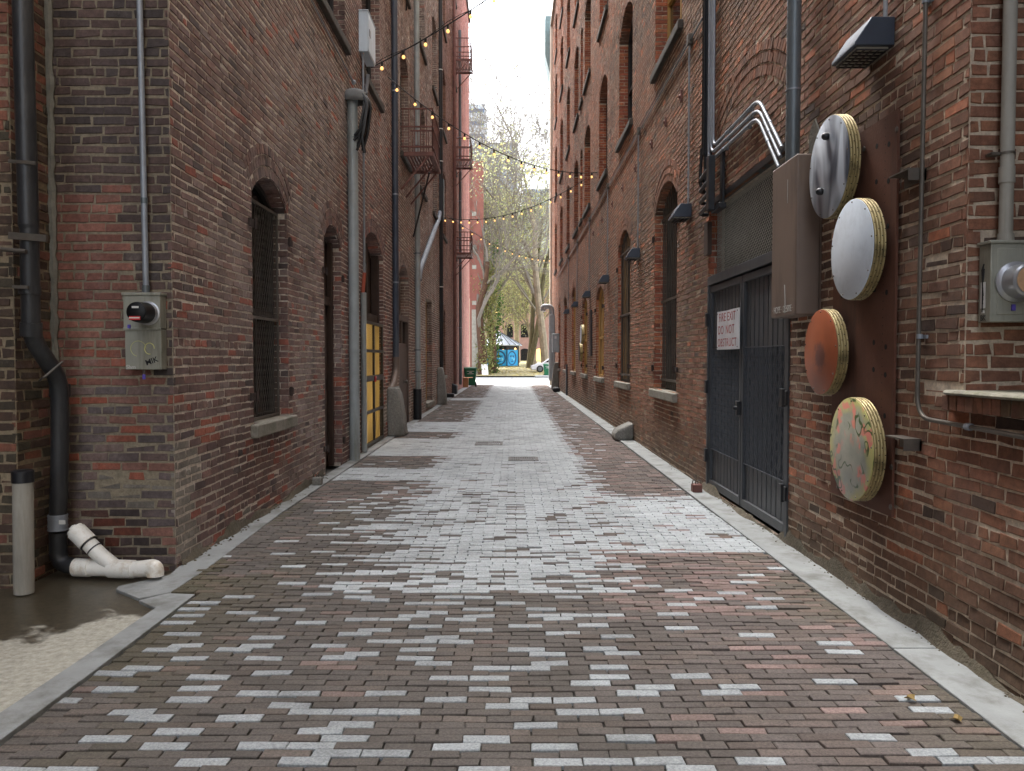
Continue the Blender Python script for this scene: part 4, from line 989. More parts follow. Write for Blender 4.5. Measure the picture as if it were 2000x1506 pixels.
def floral_mat():
    m, nt, b = base_mat('faded floral print'); L = nt.links.new; tc = N(nt, 'ShaderNodeTexCoord')
    sp = N(nt, 'ShaderNodeSeparateXYZ'); L(tc.outputs['Object'], sp.inputs[0])
    def noise(s, d=4, dist=0): 
        n = N(nt, 'ShaderNodeTexNoise'); n.inputs['Scale'].default_value = s; n.inputs['Detail'].default_value = d; n.inputs['Distortion'].default_value = dist; L(tc.outputs['Object'], n.inputs['Vector']); return n.outputs['Fac']
    def ramp(f, a, c, lo=0, hi=1):
        r = N(nt, 'ShaderNodeMapRange'); r.inputs['From Min'].default_value = a; r.inputs['From Max'].default_value = c; r.inputs['To Min'].default_value = lo; r.inputs['To Max'].default_value = hi; L(f, r.inputs['Value']); return r.outputs[0]
    def mix(f, a, bb):
        x = N(nt, 'ShaderNodeMixRGB'); L(f, x.inputs['Fac'])
        for k, v in (('Color1', a), ('Color2', bb)):
            if isinstance(v, tuple): x.inputs[k].default_value = (*lin(v), 1)
            else: L(v, x.inputs[k])
        return x.outputs['Color']
    base = mix(ramp(noise(6), .35, .65), (172, 172, 156), (140, 144, 132))
    vl = N(nt, 'ShaderNodeVectorMath', operation='LENGTH'); off = N(nt, 'ShaderNodeVectorMath', operation='SUBTRACT'); off.inputs[1].default_value = (0, 0, .315); L(tc.outputs['Object'], off.inputs[0]); L(off.outputs[0], vl.inputs[0])
    edge = N(nt, 'ShaderNodeMath', operation='MULTIPLY_ADD'); edge.inputs[1].default_value = .5; L(noise(5), edge.inputs[0]); L(vl.outputs['Value'], edge.inputs[2])
    c1 = mix(ramp(edge.outputs[0], .46, .57, 0, .8), base, (196, 190, 112))
    pk = N(nt, 'ShaderNodeMath', operation='MULTIPLY'); L(ramp(noise(9.5, 2), .54, .60), pk.inputs[0]); L(ramp(edge.outputs[0], .30, .40), pk.inputs[1])
    c2 = mix(pk.outputs[0], c1, (216, 138, 122))
    w = N(nt, 'ShaderNodeTexWave'); w.inputs['Scale'].default_value = 3.4; w.inputs['Distortion'].default_value = 14; w.inputs['Detail'].default_value = 2; w.inputs['Detail Scale'].default_value = 1.6; L(tc.outputs['Object'], w.inputs['Vector'])
    lm = N(nt, 'ShaderNodeMath', operation='MULTIPLY'); L(ramp(w.outputs['Fac'], .90, .95), lm.inputs[0]); L(ramp(noise(4.2), .42, .5), lm.inputs[1])
    c3 = mix(lm.outputs[0], c2, (70, 92, 50))
    L(c3, b.inputs['Base Color']); b.inputs['Roughness'].default_value = .35; return m
def copper_mat():
    m, nt, b = base_mat('orange lacquer with a scuffed centre'); L = nt.links.new; tc = N(nt, 'ShaderNodeTexCoord')
    off = N(nt, 'ShaderNodeVectorMath', operation='SUBTRACT'); off.inputs[1].default_value = (0, 0.0, .27); L(tc.outputs['Object'], off.inputs[0]); ln_ = N(nt, 'ShaderNodeVectorMath', operation='LENGTH'); L(off.outputs[0], ln_.inputs[0])
    n = N(nt, 'ShaderNodeTexNoise'); n.inputs['Scale'].default_value = 18; n.inputs['Detail'].default_value = 8; L(tc.outputs['Object'], n.inputs['Vector'])
    a = N(nt, 'ShaderNodeMath', operation='MULTIPLY_ADD'); a.inputs[1].default_value = .16; L(n.outputs['Fac'], a.inputs[0]); L(ln_.outputs['Value'], a.inputs[2])
    cr = N(nt, 'ShaderNodeValToRGB'); e = cr.color_ramp.elements; e[0].position = .15; e[0].color = (*lin((112, 70, 62)), 1); e[1].position = .2; e[1].color = (*lin((164, 90, 58)), 1); L(a.outputs[0], cr.inputs['Fac'])
    n2 = N(nt, 'ShaderNodeTexNoise'); n2.inputs['Scale'].default_value = 3; n2.inputs['Detail'].default_value = 6; L(tc.outputs['Object'], n2.inputs['Vector'])
    mx = N(nt, 'ShaderNodeMixRGB', blend_type='MULTIPLY'); r = N(nt, 'ShaderNodeMapRange'); r.inputs['From Min'].default_value = .3; r.inputs['From Max'].default_value = .7; r.inputs['To Min'].default_value = .75; r.inputs['To Max'].default_value = 1.15; L(n2.outputs['Fac'], r.inputs['Value'])
    mx.inputs['Fac'].default_value = 1; L(cr.outputs['Color'], mx.inputs['Color1']); L(r.outputs[0], mx.inputs['Color2']); L(mx.outputs['Color'], b.inputs['Base Color']); b.inputs['Roughness'].default_value = .42; return m
drums = [(5.49, 2.85, .345, photo_mat(), 'round brass rimmed drum with a blurred grey print, topmost of four', True),
         (5.10, 2.24, .32, M['enamel'], 'round brass rimmed drum with a plain pale grey face', False),
         (5.59, 1.594, .30, copper_mat(), 'round brass rimmed drum with an orange brown face', False),
         (5.07, .973, .33, floral_mat(), 'round brass rimmed drum with a faded floral face, lowest of four', False)]
for y, z, r, fm, lb, knobs in drums:
    X0 = XR - .135; t = thing('wall_drum', lb, 'drum', (X0, y, z - r), 'round brass drums on the rusted plate')
    c = Vector((XR - .063, y, z)); prof = [(0, r * .9), (.002, r * .965)]
    for k in range(4):
        s = .003 + k * .019; prof += [(s, r * .966), (s + .004, r * .993), (s + .009, r), (s + .014, r * .993), (s + .0185, r * .966)]
    rim = MB(); rim.use(M['brass']); rim.lathe(c, (-1, 0, 0), prof, 56); rim.use(M['hole'])
    for k in range(4):
        for j in range(24):
            a = 2 * math.pi * (j + .5 * (k % 2)) / 24; dr = Vector((0, math.cos(a), math.sin(a))); rim.lathe(c + Vector((-(.012 + k * .019), 0, 0)) + dr * (r + .0002), dr, [(0, .0038), (.0015, .0038)], 6)
    rim.build('rim', None, t)
    fc = MB(); fc.lathe(Vector((XR - .063 - .079, y, z)), (-1, 0, 0), [(0, r * .93), (.0, r * .985), (.004, r * .985), (.006, r * .975)], 64); fc.build('face', fm, t)
    b = MB()
    for j in range(9):
        a = 2 * math.pi * (j + .3) / 9; b.lathe(Vector((XR - .148, y + r * .93 * math.cos(a), z + r * .93 * math.sin(a))), (-1, 0, 0), [(0, .006), (.004, .004)], 8)
    b.build('screws', M['bars'], t)
    if knobs:
        for dy, dz in ((.0, .21), (.09, -.145)): b = MB(); b.lathe(Vector((XR - .148, y + dy, z + dz)), (-1, 0, 0), [(0, .022), (.012, .026), (.03, .024), (.042, .014), (.045, .004)], 16); b.build('knob', M['black'], t)
    b = MB(); b.tube([Vector((XR - .064, y, z)), Vector((XR - .028, y, z))], .1, 12); b.build('stand_off', M['black'], t)

# near conduit that turns towards the viewer
t = thing('conduit', 'thin grey conduit that drops past the drums and bends level below the ledge', 'conduit', W.P(4.46, .03, 1.2))
b = MB(); q = [W.P(4.43, .03, 6.6), W.P(4.47, .03, 1.22), W.P(3.0, .03, 1.19)]; b.tube(round_path(q, .14, 10), .0125, 12); b.build('tube', M['bars'], t)
for z in (3.5, 1.66): b = MB(); b.tube([W.P(4.455, .03, z), W.P(4.455, .03, z + .025)], .018, 10); W.mbox(b, 4.42, 4.5, .0, .012, z, z + .02); b.build('clamp', M['galv'], t)
b = MB(); b.tube([W.P(3.98, .03, 1.21), W.P(3.94, .03, 1.21)], .019, 10); b.build('clamp', M['galv'], t)

# meter beside the alcove on the right
t = thing('electric_meter', 'grey electric meter box with a silver round meter at the right edge', 'meter', (2.52, 3.95, 1.73))
b = MB(); b.box((2.355, 3.945, 1.73), (2.66, 4.045, 2.115)); b.box((2.345, 3.935, 2.115), (2.67, 4.05, 2.13)); b.box((2.385, 3.94, 1.765), (2.64, 3.946, 2.09)); b.build('box', M['meter_box'], t, bevel=.006)
b = MB(); c = Vector((2.472, 3.94, 1.925)); b.lathe(c, (0, -1, 0), [(0, .098), (.012, .1), (.02, .09), (.024, .083), (.11, .080), (.118, .072), (.119, .001)], 32); b.build('can', M['meter_pale'], t)
b = MB(); b.lathe(c + Vector((0, -.1195, 0)), (0, -1, 0), [(0, .066), (.002, .066)], 28); b.build('dial', mat('tan dial face', (186, 150, 116), .4, var=.2, scale=30), t)
b = MB(); b.box((2.353, 3.985, 1.80), (2.3545, 4.025, 1.93)); b.box((2.353, 3.99, 1.775), (2.3545, 4.015, 1.79)); b.build('sticker', M['white'], t)
b = MB()
for k in range(5): b.tube([Vector((2.3535, 4.0 + .004 * math.sin(k * 2), 2.02 - k * .012)), Vector((2.3535, 4.012 + .005 * math.cos(k), 1.99 - k * .02)), Vector((2.3535, 4.0 + .002 * k, 1.86 - .02 * k))], .0035, 5)
b.build('ink_mark', M['ink'], t)
text('tag_writing', 'BK', .04, (2.3525, 4.0, 1.75), (0, -1, 0), (0, 0, 1), M['ink'], t)
b = MB(); b.box((2.455, 3.93, 1.785), (2.472, 3.94, 1.815)); b.build('seal_tag', M['purple'], t)
b = MB(); b.tube([Vector((2.458, 4.0, 2.13)), Vector((2.458, 4.0, 5.2))], .032, 16); b.tube([Vector((2.458, 4.0, 2.13)), Vector((2.458, 4.0, 2.17))], .038, 16); b.tube([Vector((2.458, 4.0, 2.42)), Vector((2.458, 4.0, 2.5))], .037, 16); tp = thing('conduit_pipe', 'pale plastic pipe rising from the meter at the right edge', 'pipe', (2.458, 4.0, 2.13)); b.build('tube', M['pvc_grey'], tp)
for z in (2.56, 3.4): b = MB(); b.tube([Vector((2.458, 4.0, z)), Vector((2.458, 4.0, z + .012))], .036, 14); b.box((2.38, 4.0, z), (2.43, 4.05, z + .014)); b.build('strap', M['bars'], tp)

# guard stones, anchor blocks, cabinets along the right wall
def roughen(o, amt=.035, size=.22):
    sb = o.modifiers.new('subdivide', 'SUBSURF'); sb.subdivision_type = 'SIMPLE'; sb.levels = sb.render_levels = 4
    tx = bpy.data.textures.new('chips', 'CLOUDS'); tx.noise_scale = size; tx.noise_depth = 4
    dp = o.modifiers.new('chips', 'DISPLACE'); dp.texture = tx; dp.strength = amt; dp.mid_level = .5
def guard(name, label, x0, x1, y0, y1, h, m, dx, top=.55):
    """battered guard stone leaning on the wall; dx: side the wall is on"""
    wx, ox = (x1, x0) if dx > 0 else (x0, x1); b = MB(); n = 6
    ring = lambda z, f: [Vector((wx, y0, z)), Vector((wx + (ox - wx) * f, y0 + (y1 - y0) * .12, z)), Vector((wx + (ox - wx) * f, y1 - (y1 - y0) * .12, z)), Vector((wx, y1, z))]
    zs = [0, h * .3, h * .6, h * .85, h * .96, h]; fs = [1, .92, .8, .68, .56, top * .6]; i0 = 0; vs = []
    rs = random.Random(int(y0 * 10))
    for z, f in zip(zs, fs): vs += [p + Vector((0, rs.uniform(-.012, .012), 0)) for p in ring(z, f)]
    fcs = []
    for k in range(len(zs) - 1):
        for j in range(4): a, c = k * 4 + j, k * 4 + (j + 1) % 4; fcs.append((a, c, c + 4, a + 4))
    fcs += [(3, 2, 1, 0), tuple(len(vs) - 4 + j for j in range(4))]
    b._add(vs, fcs); o = b.build(name, m, bevel=.035, smooth=True); roughen(o); return tag(o, label, 'guard stone')
b = MB()
prof = [(0, 0), (.36, 0), (.36, .12), (.30, .24), (.20, .31), (.0, .33)]
b.prism([Vector((XR - .002 - n, 15.0, z)) for n, z in [(0, 0), (.36, 0), (.36, .13), (.30, .20), (0, .34)]], (0, .55, 0))
o_ = b.build('guard_stone', M['granite'], bevel=.05); roughen(o_)
tag(o_, 'low rounded stone block against the foot of the right wall', 'guard stone')
for nm, lb, px, py in (('anchor_block', 'small rusty anchor block at the foot of the right wall beside the fire door', 1361, 962), ('anchor_block', 'small steel topped anchor block at the foot of the left wall', 620, 948)):
    p = ong(px, py); t = thing(nm, lb, 'anchor', p, 'anchor blocks at the wall feet')
    b = MB(); b.box(p + Vector((-.055, -.05, 0)), p + Vector((.055, .07, .10))); b.build('block', M['granite'] if px < 1000 else M['iron'], t, bevel=.012)
    b = MB()
    for dx in (-.03, .03): b.tube(round_path([p + Vector((dx - .018, .01, .10)), p + Vector((dx - .018, .01, .14)), p + Vector((dx + .018, .01, .14)), p + Vector((dx + .018, .01, .10))], .015), .008, 6)
    b.build('shackle', M['bars'], t)
t = thing('vent_duct', 'tall grey duct with a hooked top at the far end of the right wall', 'duct', (XR - .17, 43.2, 0))
b = MB(); b.box((XR - .30, 43.0, .35), (XR - .004, 43.5, 3.9)); b.build('shaft', M['grey_pipe'], t, bevel=.02)
b = MB(); b.tube(round_path([Vector((XR - .15, 43.25, 3.9)), Vector((XR - .15, 43.25, 4.35)), Vector((XR - .62, 43.25, 4.35)), Vector((XR - .62, 43.25, 4.1))], .25), .14, 12); b.build('hood', M['grey_pipe'], t)
t = thing('utility_cabinet', 'grey utility cabinet fixed to the wall beside the tall duct', 'cabinet', (XR - .15, 38.9, 1.9))
b = MB(); b.box((XR - .34, 38.6, 1.85), (XR - .004, 39.4, 2.75)); b.build('body', M['grey_pipe'], t, bevel=.02)
b = MB(); b.box((XR - .25, 38.59, 2.5), (XR - .15, 38.598, 2.62)); b.build('notice', M['white'], t)
guard('guard_stone', 'tall narrow concrete guard post below the grey cabinet', XR - .36, XR, 39.2, 39.75, 1.35, M['concrete'], 1, .9)
b = MB(); b.box((XR - .42, 36.4, 0), (XR - .1, 37.3, .22)); tag(b.build('refuse_sack', M['rubber'], bevel=.08), 'small black sack lying at the foot of the right wall', 'sack')
b = MB(); W.mbox(b, 33.0, 33.4, .002, .06, .02, 1.3); tag(b.build('access_panel', M['black'], bevel=.01), 'narrow black panel low on the far right wall', 'panel')
b = MB(); W.mbox(b, 22.9, 23.5, .0, .05, 1.62, 2.95); tag(b.build('wall_vent', M['black'], bevel=.01), 'tall black vent panel between two ochre boarded windows', 'vent')
for k, (y, z, lb) in enumerate(((25.6, 1.75, 'small far drum with a dark face over an ochre window'), (25.0, 2.3, 'small pale far drum over an ochre window'))):
    t = thing('wall_drum', lb, 'drum', (XR - .13, y, z - .3)); b = MB(); b.lathe(Vector((XR - .05, y, z)), (-1, 0, 0), [(0, .28), (.01, .3), (.09, .3), (.1, .28)], 28); b.build('rim', M['brass'], t)
    b = MB(); b.lathe(Vector((XR - .151, y, z)), (-1, 0, 0), [(0, .285), (.004, .28)], 28); b.build('face', M['black'] if k == 0 else M['enamel'], t)
    b = MB(); b.bar((XR - .05, y, z), (XR, y, z), .04); b.build('stand_off', M['black'], t)

# ================================================================ things on the left wall
W = WLA
t = thing('electric_meter', 'grey meter box with a black round meter and red sticker on the end wall', 'meter', (-2.645, 5.77, 1.47))
b = MB(); b.box((-2.78, 5.725, 1.765), (-2.515, 5.826, 2.0)); b.box((-2.775, 5.735, 1.47), (-2.515, 5.826, 1.758)); b.box((-2.788, 5.715, 2.0), (-2.507, 5.827, 2.02)); b.box((-2.782, 5.72, 1.752), (-2.513, 5.727, 1.772)); b.build('box', M['meter_box'], t, bevel=.005)
c = Vector((-2.60, 5.725, 1.872)); b = MB(); b.lathe(c, (0, -1, 0), [(0, .084), (.012, .086), (.016, .076), (.05, .074)], 30); b.build('ring', M['meter_pale'], t)
b = MB(); b.lathe(c + Vector((0, -.016, 0)), (0, -1, 0), [(0, .0745), (.15, .071), (.17, .068), (.178, .056), (.179, .001)], 32); b.build('dome', M['meter_glass'], t)
b = MB(); b.use(M['red']); b.box((-2.645, 5.528, 1.815), (-2.568, 5.5295, 1.842)); b.use(M['white']); b.box((-2.645, 5.527, 1.826), (-2.572, 5.5285, 1.835)); b.box((-2.625, 5.528, 1.897), (-2.578, 5.5295, 1.911)); b.build('sticker', None, t)
text('tag_writing', 'MIK', .055, (-2.585, 5.7335, 1.53), (1, 0, .35), (-.35, 0, 1), M['ink'], t, off=.001)
text('tag_writing', 'Shm', .04, (-2.735, 5.7335, 1.487), (1, 0, 0), (0, 0, 1), M['chalk'], t, off=.001)
b = MB(); b.tube([Vector((-2.68, 5.733, 1.62)) + Vector((.055 * math.cos(a * .3), 0, .055 * math.sin(a * .3))) for a in range(16)], .002, 5); b.tube([Vector((-2.60, 5.733, 1.62)) + Vector((.035 * math.cos(a * .35), 0, .04 * math.sin(a * .35))) for a in range(15)], .0035, 5); b.build('scrawl', mat('pale yellow marker', (198, 196, 132), .7), t)
b = MB(); b.box((-2.640, 5.70, 1.40), (-2.620, 5.715, 1.435)); b.build('padlock', M['purple'], t, bevel=.004)
b = MB(); b.tube(round_path([Vector((-2.636, 5.708, 1.43)), Vector((-2.636, 5.708, 1.47)), Vector((-2.624, 5.708, 1.47)), Vector((-2.624, 5.708, 1.43))], .006), .003, 6); b.build('shackle', M['bars'], t)
b = MB(); b.box((-2.74, 5.70, 1.765), (-2.725, 5.72, 1.79)); b.build('seal_tag', M['purple'], t)
t = thing('conduit_pipe', 'slim pale grey conduit rising from the meter box on the end wall', 'pipe', (-2.64, 5.77, 2.02))
b = MB(); b.tube([Vector((-2.637, 5.775, 2.075)), Vector((-2.655, 5.775, 4.7))], .0215, 14); b.build('tube', M['galv'], t)
b = MB(); b.tube([Vector((-2.637, 5.775, 2.02)), Vector((-2.637, 5.775, 2.075))], .027, 12); b.build('coupling', M['dark_grey_pipe'], t)
b = MB(); b.tube([Vector((-2.64, 5.775, 2.66)), Vector((-2.64, 5.775, 2.70))], .024, 12); b.build('coupling', M['dark_grey_pipe'], t)

# alcove drains
def at6(px, py, Y): return ony(px, py, Y)
t = thing('drain_pipe', 'thick black cast iron drain pipe with an offset bend in the left corner', 'drain pipe', (-3.15, 5.6, 0))
Yp = 5.66; p = [at6(38, -300, 5.32), at6(46, 90, 5.32), at6(58, 440, 5.32), at6(61, 660, 5.36), at6(117, 742, 5.62), at6(117, 900, 5.65), at6(113, 1095, 5.66)]
b = MB(); b.tube([p[0], p[1], at6(56, 440, 5.32)], .062, 18); b.tube([at6(56, 440, 5.32), at6(57, 455, 5.32)], [.062, .05], 18); b.build('upper_pipe', M['soil_pipe'], t)
b = MB(); b.tube(round_path([at6(57, 430, 5.32), p[3], p[4], p[5], at6(113, 1010, Yp)], .12, 8), .058, 18); b.build('lower_pipe', M['soil_pipe'], t)
for a, c_ in ((at6(61, 630, 5.35), at6(61, 656, 5.36)), (at6(117, 750, Yp), at6(117, 775, Yp)), (at6(58, 560, 5.34), at6(58, 575, 5.34))): b = MB(); b.tube([a, c_], .068, 16); b.build('collar', M['soil_pipe'], t)
b = MB(); q = at6(113, 1018, Yp); b.tube([q + Vector((0, 0, .05)), q - Vector((0, 0, .06))], .064, 18)
for dz in (.045, .02, -.03, -.055): b.tube([q + Vector((0, 0, dz)), q + Vector((0, 0, dz - .008))], .067, 18)
b.build('coupling_band', M['galv'], t)
b = MB(); q2 = at6(113, 1040, Yp); gz = .075; b.tube(round_path([q2, Vector((q2.x, q2.y, gz)), Vector((q2.x + .22, q2.y - .03, gz - .005))], .13, 8), .058, 18); b.build('elbow', M['soil_pipe'], t)
b = MB(); b.use(M['white']); q = at6(121, 1020, Yp - .066); b.box(q + Vector((-.02, -.004, -.014)), q + Vector((.025, 0, .014))); b.build('sticker', None, t)
for px, py, a, c_, w_, h_ in ((40, 315, (-.09, .02, .006), (.10, 0, -.012), .012, .022), (50, 462, (-.12, .02, .01), (.14, 0, -.012), .02, .045), (40, 560, (-.05, 0, 0), (.05, 0, -.004), .015, .02)):
    b = MB(); q = at6(px, py, 5.25); b.bar(q + Vector(a), q + Vector(c_), w_, h_); b.build('strap', M['bars'], t)
b = MB(); q = at6(75, 735, 5.45); b.tube(round_path([q + Vector((-.05, .1, -.03)), q + Vector((.05, -.05, -.02)), q + Vector((.15, .03, .1))], .05), .008, 6); b.build('hanger', M['bars'], t)
b = MB(); q = at6(0, 488, 5.25); b.tube([q + Vector((-.3, 0, .03)), q + Vector((.17, .0, -.01))], .014, 8); b.build('side_pipe', M['bars'], t)

t = thing('outfall_pipe', 'white plastic wye drain outfall lying on the wet concrete', 'drain pipe', (-2.75, 5.5, 0))
e0 = Vector((q2.x + .18, q2.y - .03, .072)); yy = e0.y - .02
A_ = ony(147, 1113, yy); A_.z = .072; Bv = ony(225, 1117, yy - .03); Bv.z = .068; Cv = ony(275, 1108, yy - .05); Cv.z = .07; Dv = ony(303, 1122, yy - .07); Dv.z = .03
b = MB(); b.tube([A_, Bv], .056, 22); b.tube([A_, A_.lerp(Bv, .38)], .064, 22); b.tube(round_path([Bv.lerp(A_, -.05), ony(196, 1085, yy - .02), ony(168, 1056, yy - .01)], .05, 5), .054, 22); b.build('wye', M['pvc'], t)
b = MB(); b.tube([Bv.lerp(A_, .12), Bv.lerp(Cv, .45)], .065, 22); b.build('coupling', M['pvc'], t)
b = MB(); b.tube(round_path([Bv.lerp(Cv, .42), Bv.lerp(Cv, .9), Dv + Vector((.0, 0, .06)), Dv], .08, 8), .058, 22); b.tube([Bv.lerp(Cv, .46), Bv.lerp(Cv, .72)], .0645, 22); b.build('elbow', M['pvc'], t)
b = MB(); u0, u1 = ony(172, 1060, yy - .01), ony(156, 1044, yy); dn = (u1 - u0).normalized(); b.tube([u0, u0 + dn * .12], .0665, 22); b.tube([u0 + dn * .12, u0 + dn * .14], .058, 22); b.bar(u0 + dn * .14, u0 + dn * .165, .035, .035); b.build('cleanout_plug', M['pvc'], t)
b = MB(); b.tube([u0 - dn * .012, u0 - dn * .004], .0645, 22); b.tube([u0 - dn * .07, u0 - dn * .062], .0565, 22); b.build('ring', M['black'], t)

q = ong(47, 1158); t = thing('standpipe_post', 'grey plastic post with a black cap standing in the left alcove', 'post', q)
b = MB(); b.tube([q, q + Vector((.008, 0, .74))], .062, 20); b.build('post', M['pvc_grey'], t)
b = MB(); b.lathe(q + Vector((.008, 0, .735)), (0, 0, 1), [(0, .067), (.075, .067), (.082, .055), (.084, .01)], 20); b.build('cap', M['black'], t)

# pipes and boxes further along the left wall
M['branch'] = mat('dull silver pipe', (132, 138, 146), .7, .1, var=.15, scale=5)
M['hood'] = mat('chalky grey cast hood', (104, 106, 106), .85, var=.2, scale=8)
def riser(label, x, y, z0, z1, r, m, clamps, cm=None, name='downpipe', cat='pipe'):
    t = thing(name, label, cat, (x, y, z0)); b = MB(); b.tube([(x, y, z0), (x, y, z1)], r, 18); b.build('tube', m, t)
    for z in clamps: b = MB(); b.tube([(x, y, z), (x, y, z + .03)], r + .008, 16); b.box((x - r - .06, y - .02, z), (x, y + .02, z + .025)); b.build('clamp', cm or m, t)
    return t
xw = -2.385
t = riser('fat grey riser pipe topped by a weather hood full of cables', xw, 12.08, .0, 5.42, .078, M['grey_pipe'], (1.65, 4.05, 4.85, .25), None, 'service_mast')
b = MB(); hc = Vector((xw, 12.08, 5.42)); vs = []
for i in range(9):
    a = math.pi * i / 8
    for j in range(7):
        k = -.15 + .36 * j / 6; rr = .16 * math.sqrt(max(.05, 1 - ((k - .03) / .24) ** 2)); vs.append(hc + Vector((k, -rr * math.cos(a), rr * 1.35 * math.sin(a) - .05)))
b._add(vs, [(i * 7 + j, i * 7 + j + 1, i * 7 + j + 8, i * 7 + j + 7) for i in range(8) for j in range(6)])
hd = b.build('weather_hood', M['hood'], t); sm = hd.modifiers.new('thick', 'SOLIDIFY'); sm.thickness = .012
rs = random.Random(12)
for k in range(13):
    a = rs.uniform(-.09, .09); ln_ = rs.uniform(.45, .85); ox = rs.uniform(.14, .30); b = MB()
    b.tube(round_path([hc + Vector((0, a * .5, 0)), hc + Vector((ox * .6, a, .09)), hc + Vector((ox + .04, a * 1.3, -.08)), hc + Vector((ox * .9 + rs.uniform(-.05, .05), a * 1.4, -ln_ * .7)), hc + Vector((ox * .6 + rs.uniform(-.08, .06), a, -ln_))], .12, 5), rs.uniform(.015, .023), 7); b.build('cable', M['black_cable'], t)
t = thing('conduit', 'slim galvanised conduit dropping from the pale box to an orange joint', 'conduit', (-2.42, 13.0, 0))
b = MB(); b.tube([(-2.42, 13.15, 2.95), (-2.42, 13.15, 6.5)], .02, 10); b.build('tube', M['galv'], t)
b = MB(); b.tube([(-2.42, 13.15, 2.95), (-2.44, 13.1, 2.6)], .03, 12); b.build('orange_joint', M['orange_pipe'], t)
b = MB(); b.tube([(-2.42, 13.05, .02), (-2.42, 13.05, 2.62)], .048, 14); b.build('lower_tube', M['grey_pipe'], t)
b = MB(); b.tube([(-2.42, 13.15, 2.93), (-2.42, 13.15, 3.1)], .027, 10); b.build('coupling', M['galv'], t)
b = MB(); b.tube([(-2.42, 13.15, 4.4), (-2.42, 13.15, 4.44)], .027, 10); b.build('clamp', M['galv'], t)
b = MB(); b.tube(round_path([(-2.4, 13.2, 5.75), (-2.36, 13.15, 6.0), (-2.33, 13.1, 6.15)], .05), .03, 8); b.build('elbow', M['galv'], t)
t = thing('electrical_cabinet', 'pale blue grey electrical cabinet high on the left wall', 'cabinet', (-2.41, 13.4, 6.5))
b = MB(); b.box((XL, 13.05, 6.5), (-2.325, 13.74, 7.14)); b.box((XL, 13.03, 7.14), (-2.31, 13.76, 7.155)); b.build('body', M['cabinet'], t, bevel=.004)
b = MB(); b.box((-2.324, 13.07, 6.52), (-2.314, 13.72, 7.12)); b.build('door', M['cabinet'], t, bevel=.003)
b = MB(); b.box((-2.313, 13.12, 6.77), (-2.305, 13.24, 6.88)); b.build('latch', M['galv'], t, bevel=.003)
t = thing('conduit', 'thin steel conduit slanting along the sill line of the upper left wall', 'conduit', (-2.43, 9.5, 5.9))
b = MB(); b.tube([(-2.44, 8.0, 5.98), (-2.44, 12.4, 5.80)], .012, 8); b.build('tube', M['galv'], t)
b = MB(); b.lathe((-2.46, 12.45, 5.8), (1, 0, 0), [(0, .04), (.04, .035), (.06, .015)], 10); b.build('end_box', M['galv'], t)

t = riser('slate blue downpipe beside the small fire escape', -2.40, 16.55, 1.55, 12.5, .064, M['slate_pipe'], (3.1, 4.9, 7.0, 9.0), M['galv'])
b = MB(); b.tube(round_path([(-2.40, 16.55, 1.58), (-2.40, 16.55, 1.30), (-2.40, 16.1, 1.0), (-2.44, 15.9, .9)], .15, 6), .075, 14); b.build('shoe', M['brown_metal'], t)
t = riser('grey streaked downpipe with a black boot, joined by a silver branch pipe', -2.40, 20.4, .75, 12.5, .07, M['grey_pipe'], (1.2, 1.75, 4.2, 6.9), M['dark_grey_pipe'])
b = MB(); b.tube([(-2.38, 20.1, .0), (-2.38, 20.1, .78)], .105, 16); b.build('boot', M['black'], t)
b = MB(); b.tube(round_path([(-2.38, 20.5, 3.55), (-2.37, 20.7, 3.85), (-2.44, 26.9, 6.25), (-2.46, 27.3, 6.5)], .3, 5), .075, 14); b.build('branch_pipe', M['branch'], t)
t = riser('black downpipe with silver bands on the seam between grey and orange brick', -2.46, 27.7, 1.1, 14.2, .085, M['black'], (4.0, 7.0, 8.3, 9.4, 11.4), M['white'])
b = MB(); b.box((-2.58, 27.55, 6.3), (-2.34, 27.85, 7.7)); b.build('hopper', M['black'], t)
guard('guard_stone', 'battered concrete guard stone beside the yellow gate', XL, -2.13, 15.75, 16.45, .98, M['granite'], -1, .7)
guard('guard_stone', 'concrete guard stone under the black downpipe', XLB, -2.2, 26.6, 27.3, 1.25, M['granite'], -1, .8)
riser('rust red downpipe beside the far fire escape', -2.5, 35.0, .2, 17.0, .07, M['iron'], (5.0, 9.0, 13.0))
riser('crooked grey soil pipe behind the far fire escape', -2.46, 38.2, .3, 17.0, .07, M['dark_grey_pipe'], (3.0, 6.0, 9.0, 12.0), M['galv'])

